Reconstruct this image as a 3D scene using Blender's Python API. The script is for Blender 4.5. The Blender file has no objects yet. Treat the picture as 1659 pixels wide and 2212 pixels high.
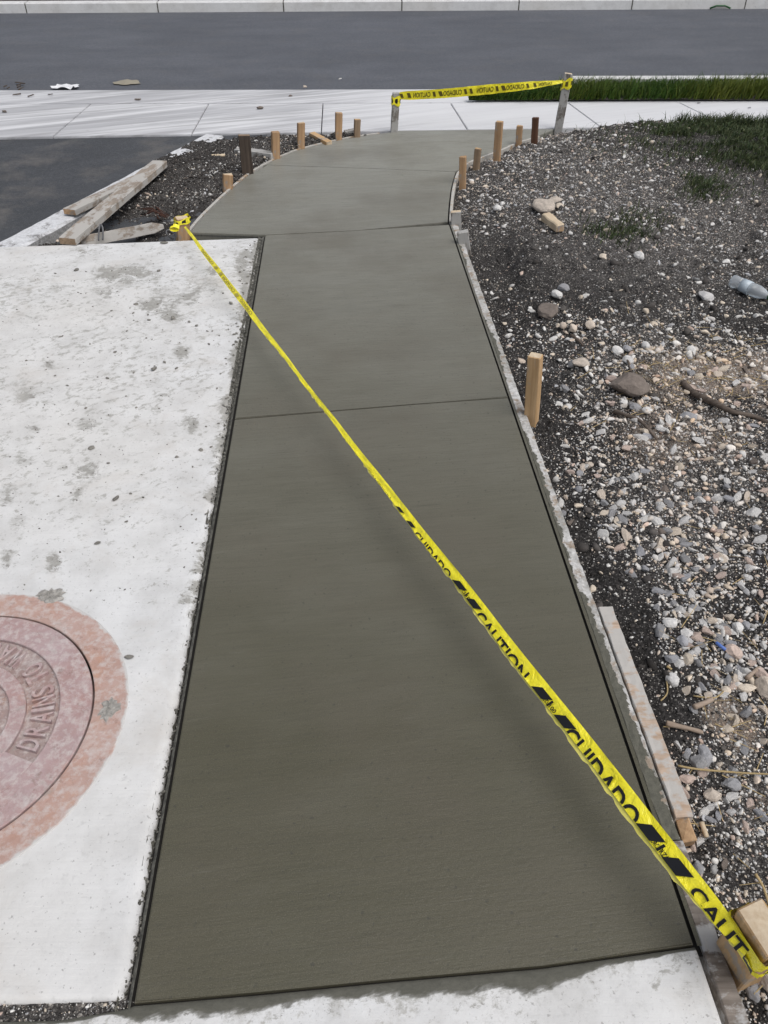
import bpy, bmesh, math, random
import numpy as np
from mathutils import Vector, Matrix

random.seed(7)
rng = np.random.default_rng(11)
C = bpy.context.scene.collection
SC = bpy.context.scene

# ------------------------------------------------------------------ camera
PITCH = math.radians(40.3)          # looking down
CAM_H = 1.6
FPX = 1661.0                        # focal length in units of a 1659 x 2212 picture
cam_d = bpy.data.cameras.new('camera')
cam = bpy.data.objects.new('camera', cam_d)
C.objects.link(cam)
cam.location = (0, 0, CAM_H)
cam.rotation_euler = (math.radians(90) - PITCH, 0, 0)
cam_d.sensor_fit = 'VERTICAL'
cam_d.sensor_height = 24.0
cam_d.lens = 24.0 * FPX / 2212.0
cam_d.clip_start = 0.02
cam_d.clip_end = 2000
SC.camera = cam

# ------------------------------------------------------------------ sky and sun (overcast)
SUN_EL, SUN_AZ = math.radians(62), math.radians(125)
w = bpy.data.worlds.new('World')
SC.world = w
w.use_nodes = True
wn, wl = w.node_tree.nodes, w.node_tree.links
bg = wn['Background']
sky = wn.new('ShaderNodeTexSky')
sky.sky_type = 'NISHITA'
sky.sun_disc = False
sky.sun_elevation = SUN_EL
sky.sun_rotation = SUN_AZ
sky.air_density = 1.0
sky.dust_density = 3.0
sky.ozone_density = 1.0
bw = wn.new('ShaderNodeRGBToBW')
mx = wn.new('ShaderNodeMix')
mx.data_type = 'RGBA'
mx.inputs['Factor'].default_value = 0.66      # cloud cover takes most of the blue out
wl.new(sky.outputs[0], bw.inputs[0])
wl.new(sky.outputs[0], mx.inputs[6])
wl.new(bw.outputs[0], mx.inputs[7])
wl.new(mx.outputs[2], bg.inputs['Color'])
bg.inputs['Strength'].default_value = 0.10

sun_d = bpy.data.lights.new('sun', 'SUN')
sun_d.energy = 1.15
sun_d.angle = math.radians(46)
sun_d.color = (1.0, 0.98, 0.955)
sun = bpy.data.objects.new('sun', sun_d)
C.objects.link(sun)
sd = Vector((math.sin(SUN_AZ) * math.cos(SUN_EL), math.cos(SUN_AZ) * math.cos(SUN_EL), math.sin(SUN_EL)))
sun.rotation_euler = (-sd).to_track_quat('-Z', 'Y').to_euler()
sun.location = (0, 0, 20)

vs = SC.view_settings
vs.view_transform = 'Standard'
vs.look = 'None'
vs.gamma = 1
vs.use_curve_mapping = False
vs.exposure = 0.54
SC.cycles.max_bounces = 6
SC.cycles.diffuse_bounces = 3

# ------------------------------------------------------------------ survey helpers: photo point -> place on the ground
SP, CP = math.sin(PITCH), math.cos(PITCH)

def ray(u, v):
    x = (u - 829.5) / FPX
    y = -(v - 1106) / FPX
    return Vector((x, CP + y * SP, -SP + y * CP))

def G(u, v, z=0.0):
    d = ray(u, v)
    t = (z - CAM_H) / d.z
    return Vector((d.x * t, d.y * t, z))

def VY(u, v, Y):
    d = ray(u, v)
    t = Y / d.y
    return Vector((d.x * t, Y, CAM_H + d.z * t))

def uv_of(x, y, z):
    """world arrays -> survey coordinates"""
    zz = z - CAM_H
    dep = y * CP - zz * SP
    up = y * SP + zz * CP
    return 829.5 + FPX * x / dep, 1106 - FPX * up / dep

# ------------------------------------------------------------------ numpy value noise
_perm = np.random.default_rng(3).random((256, 256))

def vnoise(x, y):
    xi, yi = np.floor(x).astype(int), np.floor(y).astype(int)
    fx, fy = x - xi, y - yi
    fx, fy = fx * fx * (3 - 2 * fx), fy * fy * (3 - 2 * fy)
    a = _perm[xi & 255, yi & 255]
    b = _perm[(xi + 1) & 255, yi & 255]
    c = _perm[xi & 255, (yi + 1) & 255]
    d = _perm[(xi + 1) & 255, (yi + 1) & 255]
    return (a * (1 - fx) + b * fx) * (1 - fy) + (c * (1 - fx) + d * fx) * fy

def fbm(x, y, f, octv=4, g=0.5):
    s, a, t = 0, 1, 0
    for i in range(octv):
        s = s + a * vnoise(x * f + 17.3 * i, y * f - 9.1 * i)
        t += a
        a *= g
        f *= 2.03
    return s / t

def sstep(a, b, x):
    t = np.clip((x - a) / (b - a), 0, 1)
    return t * t * (3 - 2 * t)

def blobs(u, v, lst):
    r = 0
    for (bu, bv, su, sv, am) in lst:
        r = r + am * np.exp(-((u - bu) / su) ** 2 - ((v - bv) / sv) ** 2)
    return r

# ------------------------------------------------------------------ material helpers
class NT:
    def __init__(s, name):
        s.m = bpy.data.materials.new(name)
        s.m.use_nodes = True
        s.t = s.m.node_tree
        s.n, s.l = s.t.nodes, s.t.links
        s.b = s.n['Principled BSDF']
        s.tc = s.n.new('ShaderNodeTexCoord')

    def lk(s, a, b):
        s.l.new(a, b)

    def noise(s, scale, detail=4, rough=0.55, vec='Object', stretch=None, dist=0.0):
        nd = s.n.new('ShaderNodeTexNoise')
        nd.inputs['Scale'].default_value = scale
        nd.inputs['Detail'].default_value = detail
        nd.inputs['Roughness'].default_value = rough
        nd.inputs['Distortion'].default_value = dist
        src = s.tc.outputs[vec] if isinstance(vec, str) else vec
        if stretch:
            mp = s.n.new('ShaderNodeMapping')
            mp.vector_type = 'TEXTURE'
            mp.inputs['Scale'].default_value = [1.0 / q for q in stretch[:3]]
            if len(stretch) > 3:
                mp.inputs['Rotation'].default_value = (0, 0, stretch[3])
            s.lk(src, mp.inputs[0])
            src = mp.outputs[0]
        s.lk(src, nd.inputs['Vector'])
        return nd.outputs['Fac']

    def pos(s):
        g = s.n.new('ShaderNodeNewGeometry')
        return g.outputs['Position']

    def ramp(s, fac, stops):
        r = s.n.new('ShaderNodeValToRGB')
        e = r.color_ramp.elements
        while len(e) < len(stops):
            e.new(0.5)
        for i, (p, c) in enumerate(stops):
            e[i].position = p
            if not hasattr(c, '__len__'):
                c = (c, c, c)
            e[i].color = (*c[:3], 1)
        s.lk(fac, r.inputs[0])
        return r.outputs[0]

    def mix(s, fac, a, b, mode='MIX'):
        m = s.n.new('ShaderNodeMix')
        m.data_type = 'RGBA'
        m.blend_type = mode
        for i, q in ((0, fac), (6, a), (7, b)):
            if hasattr(q, 'default_value') or hasattr(q, 'is_linked'):
                s.lk(q, m.inputs[i])
            elif i == 0:
                m.inputs[0].default_value = q
            else:
                m.inputs[i].default_value = (*q[:3], 1) if hasattr(q, '__len__') else (q, q, q, 1)
        return m.outputs[2]

    def math(s, op, a, b=0.0, c=None):
        m = s.n.new('ShaderNodeMath')
        m.operation = op
        for i, q in enumerate((a, b) if c is None else (a, b, c)):
            if hasattr(q, 'is_linked'):
                s.lk(q, m.inputs[i])
            else:
                m.inputs[i].default_value = q
        return m.outputs[0]

    def attr(s, name, col=False):
        a = s.n.new('ShaderNodeAttribute')
        a.attribute_name = name
        return a.outputs['Color' if col else 'Fac']

    def oinfo(s):
        return s.n.new('ShaderNodeObjectInfo').outputs['Random']

    def bump(s, h, strength=0.3, dist=0.01, prev=None):
        b = s.n.new('ShaderNodeBump')
        b.inputs['Strength'].default_value = strength
        b.inputs['Distance'].default_value = dist
        s.lk(h, b.inputs['Height'])
        if prev is not None:
            s.lk(prev, b.inputs['Normal'])
        return b.outputs['Normal']

    def done(s, col, rough=0.8, normal=None, spec=0.5):
        if hasattr(col, 'is_linked'):
            s.lk(col, s.b.inputs['Base Color'])
        else:
            s.b.inputs['Base Color'].default_value = (*col[:3], 1)
        if hasattr(rough, 'is_linked'):
            s.lk(rough, s.b.inputs['Roughness'])
        else:
            s.b.inputs['Roughness'].default_value = rough
        s.b.inputs['Specular IOR Level'].default_value = spec
        if normal is not None:
            s.lk(normal, s.b.inputs['Normal'])
        return s.m

M = {}
# wet fresh concrete: broom lines run across the path
t = NT('wet_concrete')
p = t.pos()
broom = t.noise(1.0, 3, 0.7, p, (9, 230, 9, math.radians(7)))
streak = t.noise(1.0, 4, 0.6, p, (1.6, 24, 1, math.radians(7)))
speck = t.noise(430, 2, 0.7, p)
pit = t.noise(85, 2, 0.5, p)
big = t.noise(1.6, 4, 0.6, p)
col = t.ramp(streak, [(0.2, (0.077, 0.071, 0.045)), (0.8, (0.090, 0.083, 0.054))])
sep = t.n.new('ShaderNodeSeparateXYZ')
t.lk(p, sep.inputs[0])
dry_or_sheen = t.math('ADD', t.math('MULTIPLY_ADD', sep.outputs['Y'], 0.175, -0.11), t.math('MULTIPLY', t.math('SUBTRACT', t.noise(1.3, 5, 0.6, p, (1, 1.6, 1, math.radians(7))), 0.5), 0.28))  # paler with distance: grazing sky sheen put into the colour, plus patchy drying
dry_sheen_fac = t.ramp(dry_or_sheen, [(0.05, 0), (0.95, 1)])
col = t.mix(dry_sheen_fac, col, t.ramp(streak, [(0.2, (0.265, 0.260, 0.226)), (0.8, (0.31, 0.304, 0.267))]))
fineb = t.noise(1, 3, 0.7, p, (7, 170, 1, math.radians(7)))
col = t.mix(t.ramp(fineb, [(0.35, 0.28), (0.55, 0)]), col, (0.055, 0.052, 0.038))
drag = t.noise(1, 4, 0.6, p, (4.5, 95, 1, math.radians(7)))
col = t.mix(t.ramp(drag, [(0.27, 0.55), (0.345, 0)]), col, (0.052, 0.049, 0.036))
scuff = t.noise(1, 5, 0.65, p, (2.6, 40, 1, math.radians(9)), 0.4)
col = t.mix(t.ramp(scuff, [(0.66, 0), (0.76, 0.32)]), col, (0.21, 0.205, 0.175))
smudge = t.noise(2.6, 5, 0.65, p, (0.7, 2.0, 1, math.radians(12)), 0.6)
col = t.mix(t.ramp(smudge, [(0.52, 0), (0.72, 0.16)]), col, (0.155, 0.150, 0.122))
col = t.mix(t.ramp(big, [(0.45, 0), (0.68, 0.4)]), col, (0.108, 0.092, 0.068))
col = t.mix(t.ramp(speck, [(0.54, 0), (0.72, 0.45)]), col, (0.19, 0.18, 0.14))
col = t.mix(t.ramp(speck, [(0.30, 0.55), (0.46, 0)]), col, (0.05, 0.047, 0.035))
col = t.mix(t.ramp(pit, [(0.27, 0.6), (0.34, 0)]), col, (0.05, 0.048, 0.038))
n1 = t.bump(broom, 0.22, 0.003)
n1 = t.bump(speck, 0.25, 0.0014, n1)
n1 = t.bump(pit, 0.2, 0.004, n1)
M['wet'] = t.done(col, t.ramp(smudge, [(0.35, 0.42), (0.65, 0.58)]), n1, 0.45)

t = NT('wet_mortar')
a = t.noise(60, 5, 0.6, t.pos())
col = t.ramp(a, [(0.3, (0.045, 0.042, 0.034)), (0.55, (0.12, 0.115, 0.095)), (0.75, (0.22, 0.21, 0.18))])
M['mortar'] = t.done(col, 0.55, t.bump(a, 0.8, 0.01))

t = NT('dry_mortar_splat')
a = t.noise(60, 5, 0.6, t.pos())
M['splat'] = t.done(t.ramp(a, [(0.3, (0.20, 0.19, 0.17)), (0.65, (0.42, 0.40, 0.37))]), 0.9, t.bump(a, 0.8, 0.008))

def white_concrete(name, use_attr):
    t = NT(name)
    p = t.pos()
    fine = t.noise(45, 6, 0.65, p)
    med = t.noise(7, 5, 0.6, p)
    big = t.noise(1.1, 3, 0.5, p)
    bro = t.noise(1, 3, 0.7, p, (5, 150, 5))
    sp = t.noise(105, 3, 0.6, p)
    col = t.ramp(med, [(0.28, (0.55, 0.545, 0.535)), (0.55, (0.67, 0.668, 0.662)), (0.8, (0.73, 0.728, 0.722))])
    col = t.mix(t.ramp(big, [(0.4, 0), (0.7, 0.35)]), col, (0.62, 0.585, 0.53))
    col = t.mix(t.ramp(fine, [(0.28, 0.45), (0.42, 0)]), col, (0.40, 0.39, 0.38))
    col = t.mix(t.ramp(sp, [(0.30, 0.7), (0.365, 0)]), col, (0.30, 0.29, 0.28))
    col = t.mix(t.ramp(bro, [(0.35, 0.10), (0.55, 0)]), col, (0.47, 0.465, 0.46))
    if use_attr:
        st = t.attr('stain')
        sn = t.noise(34, 7, 0.8, p, (0.8, 1.4, 1))
        sl = t.noise(6, 5, 0.7, p, (1.3, 1, 1), 0.8)
        st = t.math('MULTIPLY', st, t.ramp(sl, [(0.36, 0.25), (0.62, 1.35)]))
        k = t.math('ADD', st, t.math('MULTIPLY', t.math('SUBTRACT', sn, 0.5), 2.6))
        fac = t.ramp(k, [(0.50, 0), (0.66, 0.9)])
        col = t.mix(fac, col, t.ramp(t.noise(70, 4, 0.6, p), [(0.35, (0.15, 0.142, 0.125)), (0.65, (0.34, 0.33, 0.30))]))
        fl = t.noise(26, 7, 0.78, p, (0.9, 1.2, 1, math.radians(30)), 0.3)
        fp = t.math('ADD', t.math('MULTIPLY', t.noise(2.4, 4, 0.65, p), 0.34), t.attr('fleck'))
        col = t.mix(t.ramp(t.math('ADD', fl, fp), [(0.78, 0), (0.86, 0.8)]), col, t.ramp(sn, [(0.35, (0.24, 0.23, 0.205)), (0.6, (0.44, 0.43, 0.40))]))
        col = t.mix(t.ramp(t.noise(3.1, 6, 0.7, p, None, 0.5), [(0.52, 0), (0.70, 0.5)]), col, (0.55, 0.515, 0.475))
        film = t.ramp(t.math('ADD', st, t.math('MULTIPLY', t.math('SUBTRACT', t.noise(17, 7, 0.8, p), 0.5), 2.2)), [(0.30, 0), (0.62, 0.5)])
        col = t.mix(film, col, (0.40, 0.39, 0.365))
        wt = t.attr('wet')
        wk = t.math('ADD', wt, t.math('MULTIPLY', t.math('SUBTRACT', t.noise(15, 3, 0.5, p, (1.0, 0.7, 1)), 0.5), 0.9))
        wk = t.math('ADD', wk, t.math('MULTIPLY', t.math('SUBTRACT', t.noise(60, 4, 0.6, p, (0.5, 1.6, 1, math.radians(20))), 0.5), 0.55))
        wf = t.ramp(wk, [(0.41, 0), (0.50, 0.75), (0.62, 1)])
        col = t.mix(wf, col, t.ramp(sn, [(0.3, (0.085, 0.083, 0.068)), (0.7, (0.135, 0.13, 0.108))]))
    n = t.bump(bro, 0.22, 0.003)
    n = t.bump(fine, 0.35, 0.006, n)
    return t.done(col, 0.88, n, 0.3)

M['pad'] = white_concrete('dry_white_concrete', True)
M['white'] = white_concrete('pale_concrete', False)

t = NT('dirty_kerb_concrete')
p = t.pos()
a = t.noise(9, 6, 0.75, p)
b = t.noise(50, 5, 0.7, p)
col = t.ramp(b, [(0.3, (0.50, 0.50, 0.51)), (0.6, (0.68, 0.685, 0.70))])
col = t.mix(t.ramp(a, [(0.55, 0), (0.64, 0.85)]), col, t.ramp(b, [(0.4, (0.07, 0.065, 0.062)), (0.6, (0.25, 0.24, 0.23))]))
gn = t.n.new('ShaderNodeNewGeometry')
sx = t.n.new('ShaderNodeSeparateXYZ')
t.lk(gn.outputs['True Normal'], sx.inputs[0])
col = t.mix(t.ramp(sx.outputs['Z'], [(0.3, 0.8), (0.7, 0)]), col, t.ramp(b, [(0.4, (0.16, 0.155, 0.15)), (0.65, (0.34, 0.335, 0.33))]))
M['kerb'] = t.done(col, 0.9, t.bump(b, 0.7, 0.008), 0.3)

# far apron: tyre-swept dusty bands
t = NT('apron_concrete')
p = t.pos()
sw = t.noise(1, 4, 0.6, p, (0.5, 5.5, 1, math.radians(24)), 0.5)
sw2 = t.noise(1, 4, 0.62, p, (0.9, 16, 1, math.radians(21)), 0.3)
sep = t.n.new('ShaderNodeSeparateXYZ')
t.lk(p, sep.inputs[0])
left = t.ramp(t.math('MULTIPLY_ADD', sep.outputs['X'], -0.33, 0.30), [(0.15, 0.15), (0.55, 1.0)])
lf = t.math('MULTIPLY', left, t.ramp(sw, [(0.36, 0), (0.60, 1)]))
col = t.mix(t.math('MULTIPLY', lf, 0.75), (0.66, 0.66, 0.67), (0.35, 0.35, 0.365))
col = t.mix(t.math('MULTIPLY', left, t.ramp(sw2, [(0.5, 0), (0.63, 0.6)])), col, (0.29, 0.285, 0.29))
col = t.mix(t.ramp(t.noise(14, 5, 0.7, p, (0.6, 1.4, 1)), [(0.26, 0.7), (0.36, 0)]), col, (0.33, 0.32, 0.31))
M['apron'] = t.done(col, 0.85, t.bump(t.noise(60, 3, 0.6, p), 0.2, 0.004), 0.3)

# asphalt
def asphalt(name, c0, c1, st, dust=0.0):
    t = NT(name)
    p = t.pos()
    a = t.noise(1, 5, 0.6, p, st)
    g = t.noise(170, 2, 0.6, p)
    b = t.noise(0.5, 3, 0.6, p)
    col = t.ramp(a, [(0.2, c0), (0.8, c1)])
    col = t.mix(t.ramp(t.noise(38, 5, 0.75, p), [(0.42, 0.35), (0.56, 0)]), col, tuple(0.55 * x for x in c0))
    col = t.mix(t.ramp(t.noise(60, 4, 0.75, p), [(0.58, 0), (0.68, 0.5)]), col, tuple(1.9 * x for x in c1))
    col = t.mix(t.ramp(b, [(0.4, 0), (0.7, 0.5)]), col, tuple(0.72 * x for x in c0))
    col = t.mix(t.ramp(g, [(0.56, 0), (0.75, 0.55)]), col, tuple(2.0 * x for x in c1))
    if dust:
        d = t.noise(2.2, 6, 0.7, p)
        col = t.mix(t.ramp(d, [(0.52, 0), (0.75, dust)]), col, (0.17, 0.155, 0.14))
    return t.done(col, 0.72, t.bump(g, 0.6, 0.006), 0.35)
M['road'] = asphalt('road_asphalt', (0.080, 0.085, 0.098), (0.135, 0.141, 0.158), (1.1, 2.8, 1, math.radians(5)), 0.22)
M['lot'] = asphalt('lot_asphalt', (0.050, 0.053, 0.058), (0.088, 0.092, 0.100), (1.2, 5, 1, math.radians(30)), 0.7)

# soil
t = NT('dark_soil')
p = t.pos()
a = t.noise(9, 6, 0.7, p)
g = t.noise(110, 5, 0.75, p)
h = t.noise(330, 3, 0.7, p)
dk = t.attr('grey')
du = t.attr('dust')
col = t.ramp(g, [(0.32, (0.012, 0.011, 0.0105)), (0.52, (0.042, 0.039, 0.0375)), (0.72, (0.11, 0.102, 0.097))])
gcol = t.ramp(g, [(0.34, (0.028, 0.026, 0.025)), (0.5, (0.105, 0.097, 0.092)), (0.66, (0.30, 0.28, 0.265))])
col = t.mix(t.math('MULTIPLY', dk, t.ramp(a, [(0.3, 0.35), (0.6, 1)])), col, gcol)
dcol = t.ramp(h, [(0.3, (0.20, 0.155, 0.12)), (0.7, (0.48, 0.39, 0.32))])
dm = t.math('ADD', du, t.math('MULTIPLY', t.math('SUBTRACT', g, 0.5), 1.6))
col = t.mix(t.ramp(dm, [(0.35, 0), (0.75, 0.85)]), col, dcol)
col = t.mix(t.ramp(h, [(0.66, 0), (0.72, 0.75)]), col, (0.36, 0.34, 0.31))
def pebbles(sc, lo, ca, cb, col, amt):
    vo = t.n.new('ShaderNodeTexVoronoi')
    vo.inputs['Scale'].default_value = sc
    t.lk(p, vo.inputs['Vector'])
    sr = t.n.new('ShaderNodeSeparateColor')
    t.lk(vo.outputs['Color'], sr.inputs[0])
    thr = t.math('ADD', sr.outputs[0], amt)
    on = t.ramp(thr, [(lo, 0), (lo + 0.02, 1)])
    body = t.ramp(vo.outputs['Distance'], [(0.30, 1), (0.42, 0)])
    return t.mix(t.math('MULTIPLY', on, body), col, t.mix(sr.outputs[1], ca, cb)), t.math('MULTIPLY', on, t.ramp(vo.outputs['Distance'], [(0.0, 1), (0.5, 0)]))
amt = t.math('ADD', t.math('MULTIPLY', dk, 0.16), t.math('MULTIPLY', du, 0.12))
amt = t.math('ADD', amt, t.math('MULTIPLY', t.math('SUBTRACT', t.noise(7, 5, 0.7, p), 0.56), 0.7))
col, b1_ = pebbles(150, 0.72, (0.10, 0.094, 0.09), (0.26, 0.245, 0.23), col, amt)
col, b2_ = pebbles(85, 0.86, (0.30, 0.28, 0.26), (0.66, 0.62, 0.56), col, amt)
col, b3_ = pebbles(240, 0.84, (0.28, 0.26, 0.24), (0.62, 0.58, 0.52), col, amt)
n = t.bump(g, 1.0, 0.012)
n = t.bump(h, 0.8, 0.004, n)
n = t.bump(b1_, 0.8, 0.006, n)
n = t.bump(b2_, 0.9, 0.008, n)
M['soil'] = t.done(col, 0.95, n, 0.2)

# stones: one material, colour per stone (point colour) or per object
t = NT('limestone_gravel')
c = t.attr('col', True)
g = t.noise(90, 5, 0.65)
col = t.mix(1.0, c, t.ramp(g, [(0.3, 0.78), (0.6, 1.12)]), 'MULTIPLY')
M['gravel'] = t.done(col, 0.9, t.bump(g, 0.35, 0.004), 0.25)

def stone_mat(name, ca, cb, dirt=0.35):
    t = NT(name)
    g = t.noise(55, 6, 0.65)
    r = t.oinfo()
    col = t.mix(r, ca, cb)
    col = t.mix(1.0, col, t.ramp(g, [(0.3, 0.72), (0.6, 1.10)]), 'MULTIPLY')
    d = t.noise(22, 5, 0.7)
    col = t.mix(t.ramp(d, [(0.5, 0), (0.72, dirt)]), col, (0.08, 0.072, 0.065))
    return t.done(col, 0.9, t.bump(g, 0.6, 0.006), 0.25)
M['st_white'] = stone_mat('white_limestone', (0.72, 0.70, 0.67), (0.58, 0.565, 0.55))
M['st_cream'] = stone_mat('cream_limestone', (0.68, 0.59, 0.48), (0.60, 0.51, 0.43))
M['st_pink'] = stone_mat('pink_limestone', (0.58, 0.46, 0.39), (0.50, 0.40, 0.35))
M['st_grey'] = stone_mat('grey_stone', (0.38, 0.38, 0.40), (0.27, 0.265, 0.265))
M['st_brown'] = stone_mat('brown_stone', (0.21, 0.175, 0.15), (0.18, 0.15, 0.13), 0.2)
M['st_tan'] = stone_mat('tan_boulder', (0.55, 0.47, 0.39), (0.50, 0.44, 0.38), 0.3)
M['crumb'] = stone_mat('mortar_crumb', (0.30, 0.285, 0.255), (0.20, 0.19, 0.17), 0.2)

# wood: grain along local x
def wood(name, ca, cb, smear=None, smear_amt=0.0, rough=0.8):
    t = NT(name)
    g = t.noise(1, 5, 0.6, 'Object', (3.5, 70, 70), 0.4)
    b = t.noise(5, 4, 0.6, 'Object', (1, 2, 2))
    col = t.ramp(g, [(0.3, ca), (0.65, cb)])
    col = t.mix(t.ramp(b, [(0.45, 0), (0.75, 0.35)]), col, tuple(0.55 * x for x in ca))
    if smear:
        s = t.noise(13, 6, 0.68, 'Object', (0.7, 1.2, 1))
        lo = 0.62 - 0.4 * smear_amt
        col = t.mix(t.ramp(s, [(lo, 0), (lo + 0.07, 0.92)]), col, smear)
    return t.done(col, rough, t.bump(g, 0.4, 0.003), 0.3)
M['w_orange'] = wood('fresh_orange_pine', (0.34, 0.205, 0.11), (0.52, 0.34, 0.195), (0.30, 0.27, 0.24), 0.18)
M['w_pale'] = wood('pale_fresh_pine', (0.42, 0.26, 0.125), (0.62, 0.42, 0.235), (0.36, 0.31, 0.26), 0.10)
M['w_end'] = wood('end_grain', (0.52, 0.40, 0.27), (0.66, 0.55, 0.40))
M['w_grey'] = wood('weathered_grey_wood', (0.13, 0.115, 0.10), (0.25, 0.225, 0.20), (0.42, 0.41, 0.39), 0.45)
M['w_dark'] = wood('dark_old_wood', (0.04, 0.03, 0.024), (0.105, 0.08, 0.062))
M['w_red'] = wood('reddish_brown_wood', (0.075, 0.036, 0.022), (0.15, 0.075, 0.045))
M['w_plank'] = wood('mortar_stained_plank', (0.24, 0.20, 0.165), (0.36, 0.305, 0.25), (0.46, 0.44, 0.41), 0.42)
M['w_stk'] = wood('dusty_brown_stake', (0.20, 0.14, 0.09), (0.33, 0.235, 0.155))

# form boards: wet cement towards the slab, dried white mortar, bare wood outside ('across' 0..1, 'along' 0..1)
t = NT('form_board_top')
p = t.pos()
ac = t.attr('across')
al = t.attr('wetness')
n1 = t.noise(24, 5, 0.65, p)
n2 = t.noise(60, 5, 0.65, p)
g = t.noise(1, 4, 0.6, p, (90, 5, 90, math.radians(3)))
wood_c = t.ramp(g, [(0.3, (0.20, 0.15, 0.105)), (0.7, (0.36, 0.285, 0.215))])
dry_or_sheen = t.mix(t.ramp(t.noise(5, 5, 0.7, p), [(0.42, 0), (0.6, 0.75)]), t.ramp(n2, [(0.3, (0.36, 0.35, 0.33)), (0.6, (0.62, 0.61, 0.595))]), t.ramp(n2, [(0.3, (0.16, 0.152, 0.135)), (0.6, (0.33, 0.32, 0.29))]))
col = t.mix(t.ramp(n1, [(0.38, 0.9), (0.48, 0)]), dry_or_sheen, wood_c)
k = t.math('ADD', t.math('SUBTRACT', al, ac), t.math('MULTIPLY', t.math('SUBTRACT', n1, 0.5), 1.7))
col = t.mix(t.ramp(k, [(0.47, 0), (0.52, 1)]), col, t.ramp(n2, [(0.3, (0.085, 0.083, 0.066)), (0.7, (0.13, 0.125, 0.10))]))
M['form'] = t.done(col, 0.8, t.bump(n2, 0.6, 0.006), 0.35)
M['w_form_old'] = wood('weathered_form_wood', (0.12, 0.098, 0.082), (0.26, 0.225, 0.195), (0.42, 0.41, 0.40), 0.34)
M['w_splice'] = wood('mortar_splashed_pine', (0.36, 0.26, 0.185), (0.52, 0.40, 0.31), (0.46, 0.445, 0.42), 0.46)
M['ply'] = wood('stained_plywood', (0.30, 0.20, 0.12), (0.46, 0.36, 0.26), (0.46, 0.45, 0.42), 0.55)

# rusty iron with cement dust
def iron(name, red, dusty):
    t = NT(name)
    p = t.pos()
    a = t.noise(9, 6, 0.7, p)
    b = t.noise(42, 7, 0.75, p)
    c = t.noise(4.2, 5, 0.65, p)
    col = t.ramp(a, [(0.32, tuple(0.8 * x for x in red)), (0.55, red), (0.70, (0.50, 0.25, 0.125))])
    col = t.mix(t.ramp(c, [(0.35, 0.8), (0.6, 0.2)]), col, dusty)
    col = t.mix(t.ramp(b, [(0.46, 0), (0.66, 0.8)]), col, (0.60, 0.55, 0.53))
    col = t.mix(t.ramp(t.noise(26, 6, 0.75, p), [(0.30, 0.65), (0.42, 0)]), col, (0.22, 0.14, 0.12))
    col = t.mix(t.ramp(t.noise(7, 6, 0.75, p), [(0.60, 0), (0.70, 0.75)]), col, (0.36, 0.34, 0.31))
    rim = t.attr('rim')
    k = t.math('ADD', rim, t.math('MULTIPLY', t.math('SUBTRACT', t.noise(16, 6, 0.7, p), 0.5), 1.3))
    col = t.mix(t.ramp(k, [(0.62, 0), (0.80, 0.9)]), col, (0.60, 0.595, 0.58))
    return t.done(col, 0.85, t.bump(b, 0.9, 0.006), 0.3)
M['iron_cover'] = iron('mauve_rusty_iron', (0.42, 0.255, 0.23), (0.47, 0.37, 0.375))
M['iron_recess'] = iron('dirt_filled_iron', (0.34, 0.215, 0.19), (0.39, 0.325, 0.31))
M['iron_frame'] = iron('orange_rusty_iron', (0.47, 0.27, 0.20), (0.52, 0.40, 0.37))
M['gap'] = NT('black_dirt').done((0.012, 0.0105, 0.009), 0.95)

def plain(name, c, r=0.6, spec=0.4):
    t = NT(name)
    g = t.noise(30, 4, 0.6)
    return t.done(t.mix(1.0, c, t.ramp(g, [(0.3, 0.85), (0.7, 1.1)]), 'MULTIPLY'), r, None, spec)

t = NT('yellow_plastic_tape')
g = t.noise(28, 4, 0.6, t.pos())
col = t.ramp(g, [(0.3, (0.90, 0.78, 0.016)), (0.7, (0.98, 0.88, 0.05))])
M['tape'] = t.done(col, 0.30, t.bump(t.noise(30, 4, 0.6, t.pos(), None, 1.0), 0.8, 0.010), 0.5)
t.b.inputs['Transmission Weight'].default_value = 0.0
t = NT('yellow_tape_reverse')
M['tape_back'] = t.done(t.ramp(t.noise(30, 4, 0.6, t.pos()), [(0.3, (0.80, 0.70, 0.12)), (0.7, (0.90, 0.82, 0.22))]), 0.4)
M['ink'] = plain('black_print', (0.012, 0.012, 0.014), 0.35)
M['ink_show'] = plain('print_showing_through', (0.115, 0.09, 0.012), 0.45)
M['ink_faint'] = plain('faint_print', (0.42, 0.36, 0.06), 0.45)

def grass_mat(name, a, b, dry_or_sheen):
    t = NT(name)
    c = t.attr('col', True)
    col = t.mix(1.0, c, (1, 1, 1), 'MULTIPLY')
    return t.done(col, 0.6, None, 0.25)
M['grass'] = grass_mat('grass_blades', 0, 0, 0)
M['straw'] = plain('dry_straw', (0.40, 0.30, 0.15), 0.8)
M['twig'] = wood('grey_brown_twig', (0.075, 0.058, 0.046), (0.17, 0.135, 0.11))
M['twig_tan'] = wood('tan_stick', (0.25, 0.185, 0.14), (0.38, 0.30, 0.235))
M['rust_wire'] = plain('rusty_wire', (0.07, 0.03, 0.02), 0.8)
M['steel_wire'] = plain('grey_wire', (0.13, 0.13, 0.135), 0.5)
M['blue'] = plain('blue_plastic', (0.10, 0.18, 0.48), 0.4)
M['paper'] = plain('white_paper', (0.75, 0.75, 0.76), 0.8)
M['sand'] = plain('spilt_sand', (0.30, 0.27, 0.21), 0.95)
M['green'] = plain('green_plastic', (0.02, 0.10, 0.03), 0.4)
t = NT('clear_plastic')
t.b.inputs['Transmission Weight'].default_value = 0.7
t.b.inputs['IOR'].default_value = 1.3
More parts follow.
